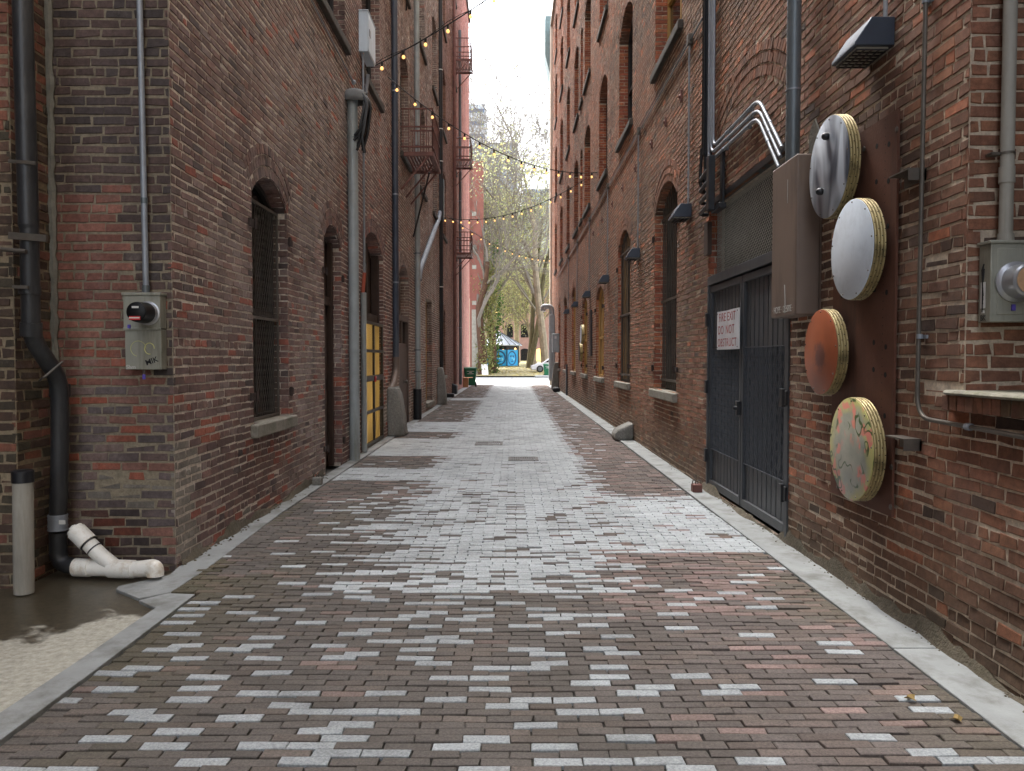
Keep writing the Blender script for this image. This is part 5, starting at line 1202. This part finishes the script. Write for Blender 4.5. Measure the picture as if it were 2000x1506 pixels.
# fire escapes
def fire_escape(name, label, X, y0, y1, z, out, rail=1.05, braces=3, group=None):
    t = thing(name, label, 'fire escape', (X + out / 2, (y0 + y1) / 2, z), group)
    b = MB(); b.box((X, y0, z), (X + out, y0 + .06, z + .09)); b.box((X, y1 - .06, z), (X + out, y1, z + .09)); b.box((X + out - .06, y0 + .06, z), (X + out, y1 - .06, z + .09))
    n = int(out / .075)
    for k in range(n): x = X + .02 + k * (out - .08) / n; b.box((x, y0 + .06, z + .05), (x + .045, y1 - .06, z + .075))
    b.build('platform', M['iron'], t)
    b = MB()
    def rail_line(a, c): b.bar(a, c, .03, .035)
    xo = X + out - .03
    for zz in (z + rail, z + rail * .62, z + rail * .2):
        rail_line((X, y0 + .03, zz), (xo, y0 + .03, zz)); rail_line((xo, y0 + .03, zz), (xo, y1 - .03, zz)); rail_line((xo, y1 - .03, zz), (X, y1 - .03, zz))
    for k in range(6): x = X + .05 + (out - .08) * k / 5; b.bar((x, y0 + .03, z + .09), (x, y0 + .03, z + rail), .018); b.bar((x, y1 - .03, z + .09), (x, y1 - .03, z + rail), .018)
    m = max(4, int((y1 - y0) / .2))
    for k in range(m + 1): y = y0 + .03 + (y1 - y0 - .06) * k / m; b.bar((xo, y, z + .09), (xo, y, z + rail), .018)
    b.build('railing', M['iron'], t)
    for k in range(braces):
        y = y0 + .03 + (y1 - y0 - .06) * k / max(1, braces - 1); b = MB(); b.bar((X, y, z - .75), (X + out * .85, y, z), .035); b.build('brace', M['iron'], t)
    return t
fire_escape('fire_escape', 'small rust red fire escape balcony beside the slate downpipe', XLB, 18.1, 19.9, 6.1, .74)
b = MB(); b.bar((-2.48, 19.0, 9.7), (-2.1, 17.5, 11.2), .03); b.bar((-2.48, 20.2, 4.6), (-2.0, 19.5, 6.05), .03)
tag(b.build('stay_rod', M['black']), 'thin black stay rods slanting off the left wall by the fire escape', 'rod')
for z, l in ((6.2, 'lowest of the stacked rust red balconies at the far left'), (10.35, 'middle of the stacked rust red balconies at the far left'), (14.75, 'topmost of the stacked rust red balconies, open against the sky')):
    fire_escape('fire_escape', l, XLC, 35.9, 37.6, z, .78, 1.0, 2, 'stacked far balconies')

# bins, boxes and drains on the paving
def bin_(label, x, y, ry, h=1.08, w=.66, d=.72):
    t = thing('wheeled_bin', label, 'bin', (x, y, 0), 'green wheeled bins'); cs, sn = math.cos(ry), math.sin(ry)
    P = lambda a, b_, z: Vector((x + a * cs - b_ * sn, y + a * sn + b_ * cs, z))
    b = MB(); b.hexa([P(-w*.38, -d*.36, .08), P(w*.38, -d*.36, .08), P(w*.38, d*.30, .08), P(-w*.38, d*.30, .08), P(-w/2, -d/2, h*.92), P(w/2, -d/2, h*.92), P(w/2, d/2, h*.92), P(-w/2, d/2, h*.92)])
    b.build('body', M['green'], t, bevel=.03)
    b = MB(); b.hexa([P(-w*.54, -d*.55, h*.90), P(w*.54, -d*.55, h*.90), P(w*.54, d*.54, h*.90), P(-w*.54, d*.54, h*.90), P(-w*.5, -d*.5, h*.97), P(w*.5, -d*.5, h*.97), P(w*.5, d*.52, h), P(-w*.5, d*.52, h)]); b.build('lid', M['green'], t, bevel=.02)
    for s in (-1, 1): b = MB(); b.tube([P(s*w*.40, d*.34, .13), P(s*w*.52, d*.34, .13)], .13, 16); b.build('wheel', M['rubber'], t)
    b = MB(); b.tube([P(-w*.4, d*.62, h*.93), P(w*.4, d*.62, h*.93)], .018, 8); b.build('handle', M['green'], t)
    b = MB(); zc = .78 * h
    for k, ww in enumerate((.2, .08, .17)): b.box(P(-ww, -d*.47 - .012, zc - k*.07), P(ww, -d*.46 - .004, zc - k*.07 + .025))
    b.build('label', M['white'], t); return t
p = ong(918, 756); bin_('green wheeled bin at the far left end of the alley', p.x, p.y + .4, .08)
b = MB(); b.box((p.x - .75, p.y + .1, 0), (p.x - .55, p.y + .9, 1.25)); tag(b.build('concrete_post', M['concrete'], bevel=.03), 'grey concrete post beside the green bin and cardboard box', 'post')
q = ong(907, 757); b = MB(); b.box((q.x - .32, q.y, .0), (q.x + .2, q.y + .4, .5)); t = thing('cardboard_box', 'open brown cardboard box in front of the green bin', 'box', (q.x, q.y + .2, 0)); b.build('carton', M['card'], t)
b = MB(); b.hexa([Vector(v) for v in ((q.x - .32, q.y - .0, .5), (q.x + .45, q.y - .25, .52), (q.x + .45, q.y - .0, .55), (q.x - .32, q.y + .3, .53), (q.x - .32, q.y - .0, .51), (q.x + .45, q.y - .25, .53), (q.x + .45, q.y, .56), (q.x - .32, q.y + .3, .54))]); b.build('flap', M['card'], t)
q = ong(884, 770); b = MB(); b.prism([(q.x - .3, q.y, 0), (q.x + .18, q.y, 0), (q.x + .18, q.y, .38), (q.x - .3, q.y, .55)], (0, .7, 0)); tag(b.build('bait_box', M['door_dark'], bevel=.03), 'dark sloping box at the foot of the far left wall', 'box')
q = ong(876, 777); b = MB(); b.box((q.x - .12, q.y, 0), (q.x + .2, q.y + .45, .16)); tag(b.build('rubbish_tray', M['rubber'], bevel=.03), 'flat black tray lying before the dark sloping box', 'tray')
for px, py, w, d, lb in ((955, 866, .50, .55, 'rusty iron drain grate left of the alley centre'), (1022, 896, .46, .42, 'rusty iron drain grate right of the alley centre, nearer the viewer')):
    q = ong(px, py); z = float(hgt(q.x, q.y)) + .006; t = thing('drain_grate', lb, 'drain', (q.x, q.y, z), 'iron drains in the paving'); b = MB()
    b.box((q.x - w/2, q.y - d/2, z - .02), (q.x - w/2 + .03, q.y + d/2, z + .006)); b.box((q.x + w/2 - .03, q.y - d/2, z - .02), (q.x + w/2, q.y + d/2, z + .006)); b.box((q.x - w/2 + .03, q.y - d/2, z - .02), (q.x + w/2 - .03, q.y - d/2 + .03, z + .006)); b.box((q.x - w/2 + .03, q.y + d/2 - .03, z - .02), (q.x + w/2 - .03, q.y + d/2, z + .006)); b.build('frame', M['drain'], t)
    b = MB(); k = 12
    for j in range(k): x = q.x - w/2 + .04 + (w - .08) * j / (k - 1); b.box((x - .009, q.y - d/2 + .03, z - .016), (x + .009, q.y + d/2 - .03, z + .004))
    for j in range(4): y = q.y - d/2 + d * (j + .5) / 4; b.box((q.x - w/2 + .03, y - .012, z - .012), (q.x + w/2 - .03, y + .012, z + .002))
    b.build('bars', M['drain'], t, smooth=False)
    b = MB(); b.box((q.x - w/2 + .03, q.y - d/2 + .03, z - .03), (q.x + w/2 - .03, q.y + d/2 - .03, z - .018)); b.build('sump', M['hole'], t)
rs = random.Random(77); M['leaf_dry'] = mat('yellowed leaf', (150, 126, 74), .8, var=.2)
for px, py in ((1778, 1372), (1868, 1413)):
    q = ong(px, py); b = MB(); a = rs.uniform(0, 6); r = .028; pts = []
    for k in range(10): an = a + 2 * math.pi * k / 10; rr = r * (1 if k % 2 else .6); pts.append(Vector((q.x + rr * math.cos(an), q.y + rr * math.sin(an), .017 + .01 * math.sin(an * 2) + float(hgt(q.x, q.y)))))
    b.prism(pts, (0, 0, .0015)); tag(b.build('fallen_leaf', M['leaf_dry']), 'small withered yellow leaf lying on the paving', 'leaf', 'withered leaves on the paving')

# string lights
def strand(label, a, c, sag, n, double=False):
    a, c = Vector(a), Vector(c); t = thing('string_light', label, 'string light', a, 'festoon strands across the alley')
    f = lambda u: a.lerp(c, u) - Vector((0, 0, sag * 4 * u * (1 - u)))
    b = MB(); b.tube([f(k / 24) for k in range(25)], .011, 5)
    if double: b.tube([f(k / 24) + Vector((0, .02, .03 + .035 * math.sin(k * 1.1))) for k in range(25)], .006, 4)
    b.build('wire', M['black_cable'], t)
    for k in range(n):
        q = f((k + .5) / n); b = MB(); b.tube([q + Vector((0, 0, .0)), q - Vector((0, 0, .075))], .02, 8); s = b.build('socket', M['black_cable'], t)
        b = MB(); b.lathe(q - Vector((0, 0, .072)), (0, 0, -1), [(0, .013), (.015, .024), (.033, .030), (.05, .025), (.062, .009)], 10); g_ = b.build('bulb', M['bulb'], t)
def R3(px, py, X): return onx(px, py, X)
strand('festoon strand of warm bulbs, highest of the strands, rising to the right across the sky', R3(725, 132, -2.4), (2.2, 12.4, 9.1), .25, 12, True)
strand('festoon strand of warm bulbs sagging from the slate downpipe to the right wall', R3(757, 150, -2.42), R3(1166, 337, 2.24), .55, 15)
strand('festoon strand of warm bulbs climbing to the right below the sagging one', R3(862, 424, -2.5), R3(1146, 348, 2.24), .5, 16)
strand('lowest and farthest festoon strand of warm bulbs, over the trees', R3(874, 420, -2.5), (2.2, 44, 7.0), .45, 14)
# ================================================================ street and square beyond
def sheet(name, m, x0, x1, y0, y1, z, z1=None):
    b = MB(); z1 = z if z1 is None else z1; b.face((x0, y0, z), (x1, y0, z), (x1, y1, z1), (x0, y1, z1)); return tag(b.build(name, m, smooth=False), kind='structure')
sheet('street', mat('pale worn street concrete', (140, 142, 142), .9, var=.08, scale=1, dirt=(130, 130, 128), dirt_amt=.4, dscale=.6), -120, 120, YEND, 66, -.004)
b = MB()
for y0, y1 in ((47.3, 48.6), (51.0, 52.4), (55.8, 57.4)): b.box((-2.9, y0, -.003), (2.6, y1, .002))
tag(b.build('crosswalk_markings', M['white'], smooth=False), kind='structure')
b = MB(); b.box((-.03, 57.5, -.003), (.03, 66, .0005)); b.box((-2.7, 61.5, -.003), (2.8, 61.56, .0005)); tag(b.build('street_joint', mat('street joint', (104, 104, 100), .9)), kind='structure')
b = MB(); b.box((-120, 66, -.05), (-3.2, 70, .13)); b.box((1.9, 64.2, -.05), (120, 70, .13)); tag(b.build('pavement', M['kerb'], bevel=.04), kind='structure')
PZ = lambda y: .03 + max(0, (y - 66)) * .0195
pl_m = mat('worn square with fallen leaves', (138, 130, 96), .95, var=.3, scale=2.5, dirt=(172, 156, 92), dirt_amt=.6, dscale=1.5)
b = MB(); b.face((-60, 66, .10), (60, 66, .10), (60, 130, PZ(130)), (-60, 130, PZ(130))); tag(b.build('square', pl_m, smooth=False), kind='structure')
rs = random.Random(41); b = MB()
for k in range(1500):
    x, y = rs.uniform(-5, 6), rs.uniform(66.3, 98); a = rs.uniform(0, 6.3); r = rs.uniform(.06, .13); z = PZ(y) + .07
    b.face(*[(x + r * math.cos(a + j * 1.57), y + r * math.sin(a + j * 1.57), z + rs.uniform(0, .05)) for j in range(4)])
M['leaf_ground'] = mat('fallen leaves', (176, 158, 84), .9, var=.35, scale=1)
tag(b.build('leaf_litter', M['leaf_ground'], smooth=False), 'yellow green fallen leaves strewn over the square', 'leaves', kind='stuff')

# kiosk with the blue panels
KX, KY, KR = -1.52, 95.0, 2.45; kz = PZ(KY)
t = thing('kiosk', 'octagonal kiosk with a pale conical metal roof and blue mural panels', 'kiosk', (KX, KY, kz))
b = MB(); b.lathe((KX, KY, kz + 2.42), (0, 0, 1), [(0, KR + .3), (.08, KR + .34), (1.55, .35), (1.75, .1)], 20); b.build('roof', mat('pale zinc roof', (176, 184, 196), .45, .3, var=.1), t)
b = MB()
for k in range(20):
    a = 2 * math.pi * (k + .5) / 20; b.bar((KX + (KR + .33) * math.cos(a), KY + (KR + .33) * math.sin(a), kz + 2.52), (KX + .3 * math.cos(a), KY + .3 * math.sin(a), kz + 4.0), .06)
b.build('roof_seam', M['door_dark'], t)
M['blue'] = mat('bright blue mural paint', (38, 158, 214), .6, var=.12, scale=2); M['blue_dark'] = mat('dark blue mural paint', (16, 66, 108), .6, var=.2, scale=3); M['blue_pale'] = mat('pale blue mural paint', (120, 204, 232), .6, var=.1)
for k in range(8):
    a0, a1 = 2 * math.pi * (k + .5) / 8 + .0, 2 * math.pi * (k + 1.5) / 8
    p0, p1 = Vector((KX + KR * math.cos(a0), KY + KR * math.sin(a0), kz)), Vector((KX + KR * math.cos(a1), KY + KR * math.sin(a1), kz))
    b = MB(); b.bar(p0, p0 + Vector((0, 0, 2.5)), .12); b.build('post', M['door_dark'], t)
    nrm = Vector((math.cos((a0 + a1) / 2), math.sin((a0 + a1) / 2), 0)); c = (p0 + p1) / 2; s = (p1 - p0).normalized(); hw = (p1 - p0).length / 2 - .06
    b = MB(); b.use(M['blue']); b.hexa([c - s * hw + Vector((0, 0, .1)) - nrm * .05, c + s * hw + Vector((0, 0, .1)) - nrm * .05, c + s * hw + Vector((0, 0, .1)), c - s * hw + Vector((0, 0, .1)), c - s * hw + Vector((0, 0, 1.95)) - nrm * .05, c + s * hw + Vector((0, 0, 1.95)) - nrm * .05, c + s * hw + Vector((0, 0, 1.95)), c - s * hw + Vector((0, 0, 1.95))])
    def blob(m, u, z, ru, rz, lift, seg=18, a0_=0, a1_=6.283):
        b.use(m); b.face(*[c + nrm * lift + s * (u + ru * math.cos(a0_ + (a1_ - a0_) * j / seg)) + Vector((0, 0, z + rz * math.sin(a0_ + (a1_ - a0_) * j / seg))) for j in range(seg)])
    fx = .1 * (1 if k % 2 else -1)
    blob(M['blue_dark'], fx, 1.0, .72, .84, .004); blob(M['blue'], fx - .04, .98, .58, .70, .008); blob(M['blue_dark'], fx - .22, 1.16, .17, .06, .012); blob(M['blue_dark'], fx + .18, 1.16, .17, .06, .012)
    blob(M['blue_dark'], fx - .22, 1.28, .2, .03, .012); blob(M['blue_dark'], fx + .18, 1.28, .2, .03, .012); blob(M['blue_pale'], fx, .98, .06, .2, .012); blob(M['blue_dark'], fx, .78, .1, .04, .014); blob(M['blue_dark'], fx, .6, .2, .05, .012); blob(M['blue_pale'], fx + .3, .85, .1, .16, .011)
    b.build('mural_panel', None, t, smooth=False)
    b = MB(); b.use(M['glass']); q = c - nrm * .08; b.face(q - s * hw + Vector((0, 0, 2.0)), q + s * hw + Vector((0, 0, 2.0)), q + s * hw + Vector((0, 0, 2.42)), q - s * hw + Vector((0, 0, 2.42))); b.build('clerestory', None, t, smooth=False)
for x in (-.5, .9):
    b = MB(); b.lathe((KX + x + 1.0, KY - KR + .4, kz + 2.2), (0, 0, -1), [(0, .03), (.08, .12), (.2, .14), (.26, .04)], 10); b.build('lamp', M['bulb'], t)

# white car, mostly hidden by the right wall
def car(x, y):
    z = PZ(y) + .07; t = thing('parked_car', 'white hatchback parked on the square behind the green bin', 'car', (x, y, z))
    prof = [(0, .42), (.05, .62), (.55, .80), (1.05, .86), (1.75, 1.32), (2.6, 1.45), (3.5, 1.38), (4.1, 1.0), (4.3, .92), (4.35, .45), (4.3, .22), (.1, .2)]
    b = MB(); b.prism([Vector((x + u, y, z + h)) for u, h in prof], (0, 1.7, 0)); b.build('body', mat('white car paint', (214, 216, 222), .25, var=.03), t, bevel=.07)
    b = MB(); b.prism([Vector((x + u, y - .004, z + h)) for u, h in ((1.25, .9), (1.85, 1.26), (2.55, 1.36), (3.4, 1.29), (3.75, .98))], (0, 1.708, 0)); b.build('side_window', M['glass'], t, bevel=.01)
    for u in (.85, 3.5):
        for yy_ in (y - .03, y + 1.53):
            b = MB(); b.tube([(x + u, yy_, z + .31), (x + u, yy_ + .2, z + .31)], .32, 20); w_ = b.build('wheel', M['rubber'], t)
            b = MB(); b.lathe((x + u, yy_ - .002, z + .31), (0, -1, 0), [(0, .21), (.012, .2), (.02, .05)], 14); b.build('rim', M['dark_grey_pipe'], w_)
    b = MB(); b.box((x - .01, y + .08, z + .55), (x + .1, y + .4, z + .68)); b.build('headlight', M['meter_pale'], t, bevel=.02)
car(1.75, 74.2)
p = ong(1078, 733); bin_('green wheeled bin across the street in front of the white car', 3.05, 67.2, -.1, 1.12, .8, .8)
bin_('green wheeled bin half hidden behind another bin across the street', 3.45, 68.1, .1, 1.05, .7, .7)

# sign board leaning on the ivy tree
b = MB(); b.hexa([Vector(v) for v in ((-2.55, 68.0, .15), (-2.0, 68.0, .15), (-2.0, 68.05, .15), (-2.55, 68.05, .15), (-2.65, 68.5, 1.05), (-2.1, 68.5, 1.05), (-2.1, 68.55, 1.05), (-2.65, 68.55, 1.05))])
tag(b.build('sandwich_board', M['white']), 'small white board leaning by the ivy covered trunks', 'board')

# ---------------------------------------------------------------- trees
M['bark_pale'] = mat('pale plane tree bark', (150, 138, 118), .9, var=.25, scale=3, dirt=(104, 92, 74), dirt_amt=.6, dscale=1.2)
M['bark_dark'] = mat('dark mossy bark', (86, 80, 54), .9, var=.3, scale=3, dirt=(60, 50, 40), dirt_amt=.7, dscale=1)
M['bark_brown'] = mat('ivy clad brown bark', (92, 68, 52), .95, var=.35, scale=3, dirt=(54, 42, 34), dirt_amt=.7, dscale=1.5)
M['twig'] = mat('grey brown twigs', (122, 116, 106), .9, var=.2)
def leaf_mat(name, cols):
    m, nt, b = base_mat(name); L = nt.links.new; oi = N(nt, 'ShaderNodeNewGeometry'); cr = N(nt, 'ShaderNodeValToRGB'); cr.color_ramp.interpolation = 'CONSTANT'
    e = cr.color_ramp.elements
    while len(e) < len(cols): e.new(.5)
    for k, c in enumerate(cols): e[k].position = k / len(cols); e[k].color = (*lin(c), 1)
    L(oi.outputs['Random Per Island'], cr.inputs['Fac']); L(cr.outputs['Color'], b.inputs['Base Color']); b.inputs['Roughness'].default_value = .6
    tr = N(nt, 'ShaderNodeBsdfTranslucent'); L(cr.outputs['Color'], tr.inputs['Color']); mx = N(nt, 'ShaderNodeMixShader'); mx.inputs[0].default_value = .6
    L(b.outputs[0], mx.inputs[1]); L(tr.outputs[0], mx.inputs[2]); L(mx.outputs[0], nt.nodes['Material Output'].inputs['Surface']); return m
M['leaf_a'] = leaf_mat('thin yellow green leaves', [(156, 164, 112), (172, 174, 122), (140, 150, 104), (182, 184, 142), (160, 164, 124), (184, 178, 116)])
M['leaf_ivy'] = leaf_mat('ivy leaves', [(58, 96, 50), (74, 112, 56), (92, 122, 62), (120, 130, 66), (46, 80, 44)])
M['leaf_mix'] = leaf_mat('mixed trunk growth', [(148, 150, 92), (128, 136, 82), (108, 120, 72), (138, 128, 86), (166, 164, 108)])
def tree(label, name, base, tips, rad, seed, bark, leafm, nleaf, height, depth=5, leaf_zmax=1.0, spread=.9, lsize=(.06, .115), ivy=0, ivym=None, droop=.0):
    rs = random.Random(seed); t = thing(name, label, 'tree', base, None)
    tr, cr_, lf = MB(), MB(), MB(); leafpts = []
    def grow(mb, p, d, ln_, r, lvl):
        n = 5 if lvl < 2 else (4 if lvl < 4 else 3); pts, rr = [p], [r]
        for k in range(n):
            d = (d + Vector((rs.gauss(0, 1), rs.gauss(0, 1), rs.gauss(0, .7))) * (.11 if lvl == 0 else .2) + Vector((0, 0, .05 - (droop if lvl > 2 else 0)))).normalized()
            p = p + d * ln_ / n; pts.append(p); rr.append(r * (1 - .55 * (k + 1) / n))
        mb.tube(pts, rr, 8 if lvl == 0 else (5 if lvl < 3 else 3), lvl == 0)
        if lvl >= 3: leafpts.extend(pts[1:])
        if lvl >= depth: return
        nb = (7, 6, 5, 4, 4, 3)[lvl]
        for k in range(nb):
            i = min(n, max(1, int(n * (.35 + .65 * (k + rs.random()) / nb) + .5))); q = pts[i]; dd = (pts[i] - pts[i - 1]).normalized()
            az = rs.uniform(0, 6.283); side = dd.orthogonal().normalized(); side = (side * math.cos(az) + dd.cross(side) * math.sin(az))
            nd = (dd * rs.uniform(.55, 1.0) + side * rs.uniform(.5, 1.0) * spread).normalized()
            grow(cr_, q, nd, ln_ * rs.uniform(.5, .72), max(.019, rr[i] * rs.uniform(.42, .62)), lvl + 1)
    for (tx, ty, tz), r0 in zip(tips, rad):
        d = Vector((tx, ty, tz)) - Vector(base); grow(tr, Vector(base) + Vector((rs.uniform(-.1, .1), 0, -.1)), d.normalized(), d.length, r0, 0)
    trunk = tr.build('trunk', bark, t); crown = cr_.build('crown', M['twig'], t, smooth=False)
    low = [q for q in leafpts if q.z < base[2] + height * leaf_zmax] or leafpts
    for k in range(nleaf):
        q = rs.choice(low if rs.random() < .93 else leafpts) + Vector((rs.gauss(0, .45), rs.gauss(0, .45), rs.gauss(0, .5))); s = rs.uniform(*lsize)
        a = Vector((rs.gauss(0, 1), rs.gauss(0, 1), rs.gauss(0, 1))).normalized(); c = a.orthogonal().normalized(); e = a.cross(c)
        lf.face(q - c * s, q - e * s * .6, q + c * s, q + e * s * .6)
    lf.build('leaves', leafm, crown, smooth=False)
    if ivy:
        iv = MB()
        for k in range(ivy):
            u = rs.random(); tx, ty, tz = rs.choice(tips); q = Vector(base).lerp(Vector((tx, ty, tz)), u); a = rs.uniform(0, 6.283); r = rad[0] * (1.1 - .4 * u) + abs(rs.gauss(0, .22)); q += Vector((r * math.cos(a), r * math.sin(a), rs.gauss(0, .3))); s = rs.uniform(.07, .14)
            a = Vector((rs.gauss(0, 1), rs.gauss(0, 1), rs.gauss(0, 1))).normalized(); c = a.orthogonal().normalized(); e = a.cross(c); iv.face(q - c * s, q - e * s * .7, q + c * s, q + e * s * .7)
        iv.build('ivy', ivym or M['leaf_ivy'], trunk, smooth=False)
    return t
def gz(px, Y): return ((px - 1000) / 1560 * Y, Y, PZ(Y))
b0 = gz(944, 69); tree('ivy covered tree at the left corner of the square, brown trunk', 'ivy_tree', b0, [(b0[0] + .9, 70, 10)], [.42], 3, M['bark_brown'], M['leaf_mix'], 1300, 15, 4, .55, .5, ivy=2200, ivym=M['leaf_mix'])
b0 = gz(962, 73); tree('ivy covered tree with bright green ivy up its right side', 'ivy_tree', b0, [(b0[0] + .35, 73.5, 12)], [.36], 5, M['bark_brown'], M['leaf_mix'], 1300, 14, 4, .6, .5, ivy=2600)
b0 = gz(1033, 87); tree('tall plane tree with dark mossy leaning trunks behind the white car', 'plane_tree', b0, [(b0[0] + .9, 87.5, 17), (b0[0] + 2.2, 88, 15)], [.30, .34], 8, M['bark_dark'], M['leaf_a'], 20000, 30, 5, .62)
b0 = gz(1067, 80); tree('tall plane tree with a thick pale trunk at the right of the square', 'plane_tree', b0, [(b0[0] - .5, 80.5, 18)], [.42], 13, M['bark_pale'], M['leaf_a'], 18000, 30, 5, .62)
b0 = gz(1012, 112); tree('plane tree far behind the kiosk, its bare top against the sky', 'plane_tree', b0, [(b0[0] + .5, 112, 24)], [.4], 21, M['bark_pale'], M['leaf_a'], 17000, 34, 5, .58)
b0 = gz(966, 100); tree('slender plane tree behind the kiosk on the left', 'plane_tree', b0, [(b0[0] - .3, 100.5, 17)], [.34], 34, M['bark_pale'], M['leaf_a'], 15000, 26, 5, .66)

b0 = gz(990, 110); tree('low spreading plane tree beyond the kiosk, its twigs hanging in front of the arched windows', 'plane_tree', b0, [(b0[0] + .3, 110, 9.5)], [.26], 55, M['bark_pale'], M['leaf_a'], 14000, 18, 5, .9)
b0 = gz(1046, 104); tree('low leafy plane tree between the kiosk and the dark leaning trunks', 'plane_tree', b0, [(b0[0] - .4, 104, 9)], [.26], 61, M['bark_pale'], M['leaf_a'], 14000, 18, 5, .9)

# ---------------------------------------------------------------- far buildings
def far_block(label, x0, x1, y0, y1, h, wallm, rows, cols, winm, wz=(1.0, 2.0), ww=.5, base=0.0, arched=False, extra=None, name='city_building'):
    t = thing(name, label, 'building', ((x0 + x1) / 2, y0, 0)); b = MB(); b.box((x0, y0, base - 1), (x1, y1, h)); b.build('wall', wallm, t, smooth=False)
    fh = h / rows; cw = (x1 - x0) / cols
    for r in range(rows):
        for c in range(cols):
            z0, z1 = r * fh + fh * wz[0], r * fh + fh * wz[1]; xc = x0 + cw * (c + .5); w = cw * ww / 2; b = MB()
            m = winm if not (extra and (r * 7 + c * 3) % 5 == 0) else extra
            if arched: b.prism([(xc - w, y0 - .05, z0), (xc + w, y0 - .05, z0)] + [(xc + w * math.cos(a * math.pi / 6), y0 - .05, z1 - w * .4 + w * .4 * math.sin(a * math.pi / 6)) for a in range(7)], (0, .04, 0))
            else: b.box((xc - w, y0 - .06, z0), (xc + w, y0 - .01, z1))
            b.build('window', m, t, smooth=False)
    return t
M['brick_far'] = mat('salmon red brick', (146, 96, 84), .9, var=.12, scale=2.5, dirt=(122, 80, 72), dirt_amt=.4, dscale=.5)
M['brick_far_b'] = mat('soft red brick', (160, 128, 121), .9, var=.12, scale=2, dirt=(150, 116, 108), dirt_amt=.4, dscale=.6)
M['tower_glass'] = mat('blue tower glass', (150, 166, 184), .35, .0, var=.15, scale=.15)
M['tower_pale'] = mat('pale tower cladding', (206, 212, 218), .6, var=.05, scale=.1)
M['tower_grey'] = mat('grey tower cladding', (166, 174, 182), .6, var=.12, scale=.1)
M['pale_stone'] = mat('rough pale stone', (164, 164, 152), .9, var=.25, scale=5, bump=.5, bscale=20)
far_block('tall salmon brick building across the street on the left with stone window bands', -22, -3.45, 70, 84, 18.4, M['brick_far'], 4, 7, M['glass'], (.25, .85), .36, arched=True)
t = thing('brick_pier', 'salmon brick corner pier with a rough pale stone foot, behind the ivy tree', 'pier', (-3.0, 69.8, 0))
b = MB(); b.box((-3.44, 69.7, 5.8), (-2.5, 71.2, 18.6)); b.build('shaft', M['brick_far'], t, smooth=False)
b = MB(); b.box((-3.5, 69.6, -.5), (-2.44, 71.25, 5.79)); b.build('foot', M['pale_stone'], t)
b = MB()
for z in (6.2, 9.3, 11.0, 13.9): b.box((-3.47, 69.66, z), (-3.1, 69.72, z + .35))
b.build('stone_band', M['pale_stone'], t)
far_block('red brick block with arched lit windows behind the kiosk', -9, 13, 126, 140, 15.5, M['brick_far_b'], 4, 9, M['glass'], (.25, .8), .5, arched=True, extra=M['lit_window'])
t = far_block('pale office tower with dark window bands high above the left roofs', -34, -8.6, 262, 290, 84, M['tower_pale'], 21, 1, mat('dark blue window bands', (84, 104, 134), .4, var=.1), (.3, .62), .97)
far_block('blue grey glass tower behind the bare trees', -10.5, 1.5, 215, 240, 59, M['tower_grey'], 16, 4, M['tower_glass'], (.2, .85), .8)
far_block('hazy glass office tower behind the plane trees on the right', 3.2, 24, 240, 262, 52, M['tower_glass'], 15, 4, M['tower_pale'], (.2, .5), .8)
far_block('low blue glass office block behind the bare trees', -6, 9, 180, 195, 33, M['tower_glass'], 9, 5, M['tower_pale'], (.05, .2), .9)

# ================================================================ light, sky, camera
w = bpy.data.worlds.new('World'); bpy.context.scene.world = w; w.use_nodes = True; nt = w.node_tree
SUN_EL, SUN_AZ = R(58), R(-32)
sky = nt.nodes.new('ShaderNodeTexSky'); sky.sky_type = 'NISHITA'; sky.sun_disc = False; sky.sun_elevation = SUN_EL; sky.sun_rotation = SUN_AZ
sky.air_density = 1.0; sky.dust_density = 4.0; sky.ozone_density = 1.0
hs = nt.nodes.new('ShaderNodeHueSaturation'); hs.inputs['Saturation'].default_value = .34; hs.inputs['Value'].default_value = 1.0
nt.links.new(sky.outputs[0], hs.inputs['Color']); bg = nt.nodes['Background']; nt.links.new(hs.outputs[0], bg.inputs['Color']); bg.inputs['Strength'].default_value = .15
sl = bpy.data.lights.new('sun', 'SUN'); sl.energy = 1.3; sl.angle = R(28); sl.color = (1, .97, .93)
so = bpy.data.objects.new('sun', sl); C.objects.link(so)
dv = Vector((math.sin(SUN_AZ) * math.cos(SUN_EL), math.cos(SUN_AZ) * math.cos(SUN_EL), math.sin(SUN_EL)))
so.rotation_euler = dv.to_track_quat('Z', 'Y').to_euler(); so.location = (0, 20, 40)
cam = bpy.data.cameras.new('camera'); co = bpy.data.objects.new('camera', cam); C.objects.link(co)
cam.sensor_width = 36; cam.lens = 36 * F / 2000; cam.clip_start = .05; cam.clip_end = 2000
co.location = (0, 0, EYE); co.rotation_euler = (math.pi / 2 - PITCH, 0, 0)
sc = bpy.context.scene; sc.camera = co
sc.view_settings.view_transform = 'Standard'; sc.view_settings.look = 'None'; sc.view_settings.exposure = 2.75; sc.view_settings.gamma = 1
sc.cycles.max_bounces = 8; sc.cycles.diffuse_bounces = 4; sc.cycles.use_denoising = True
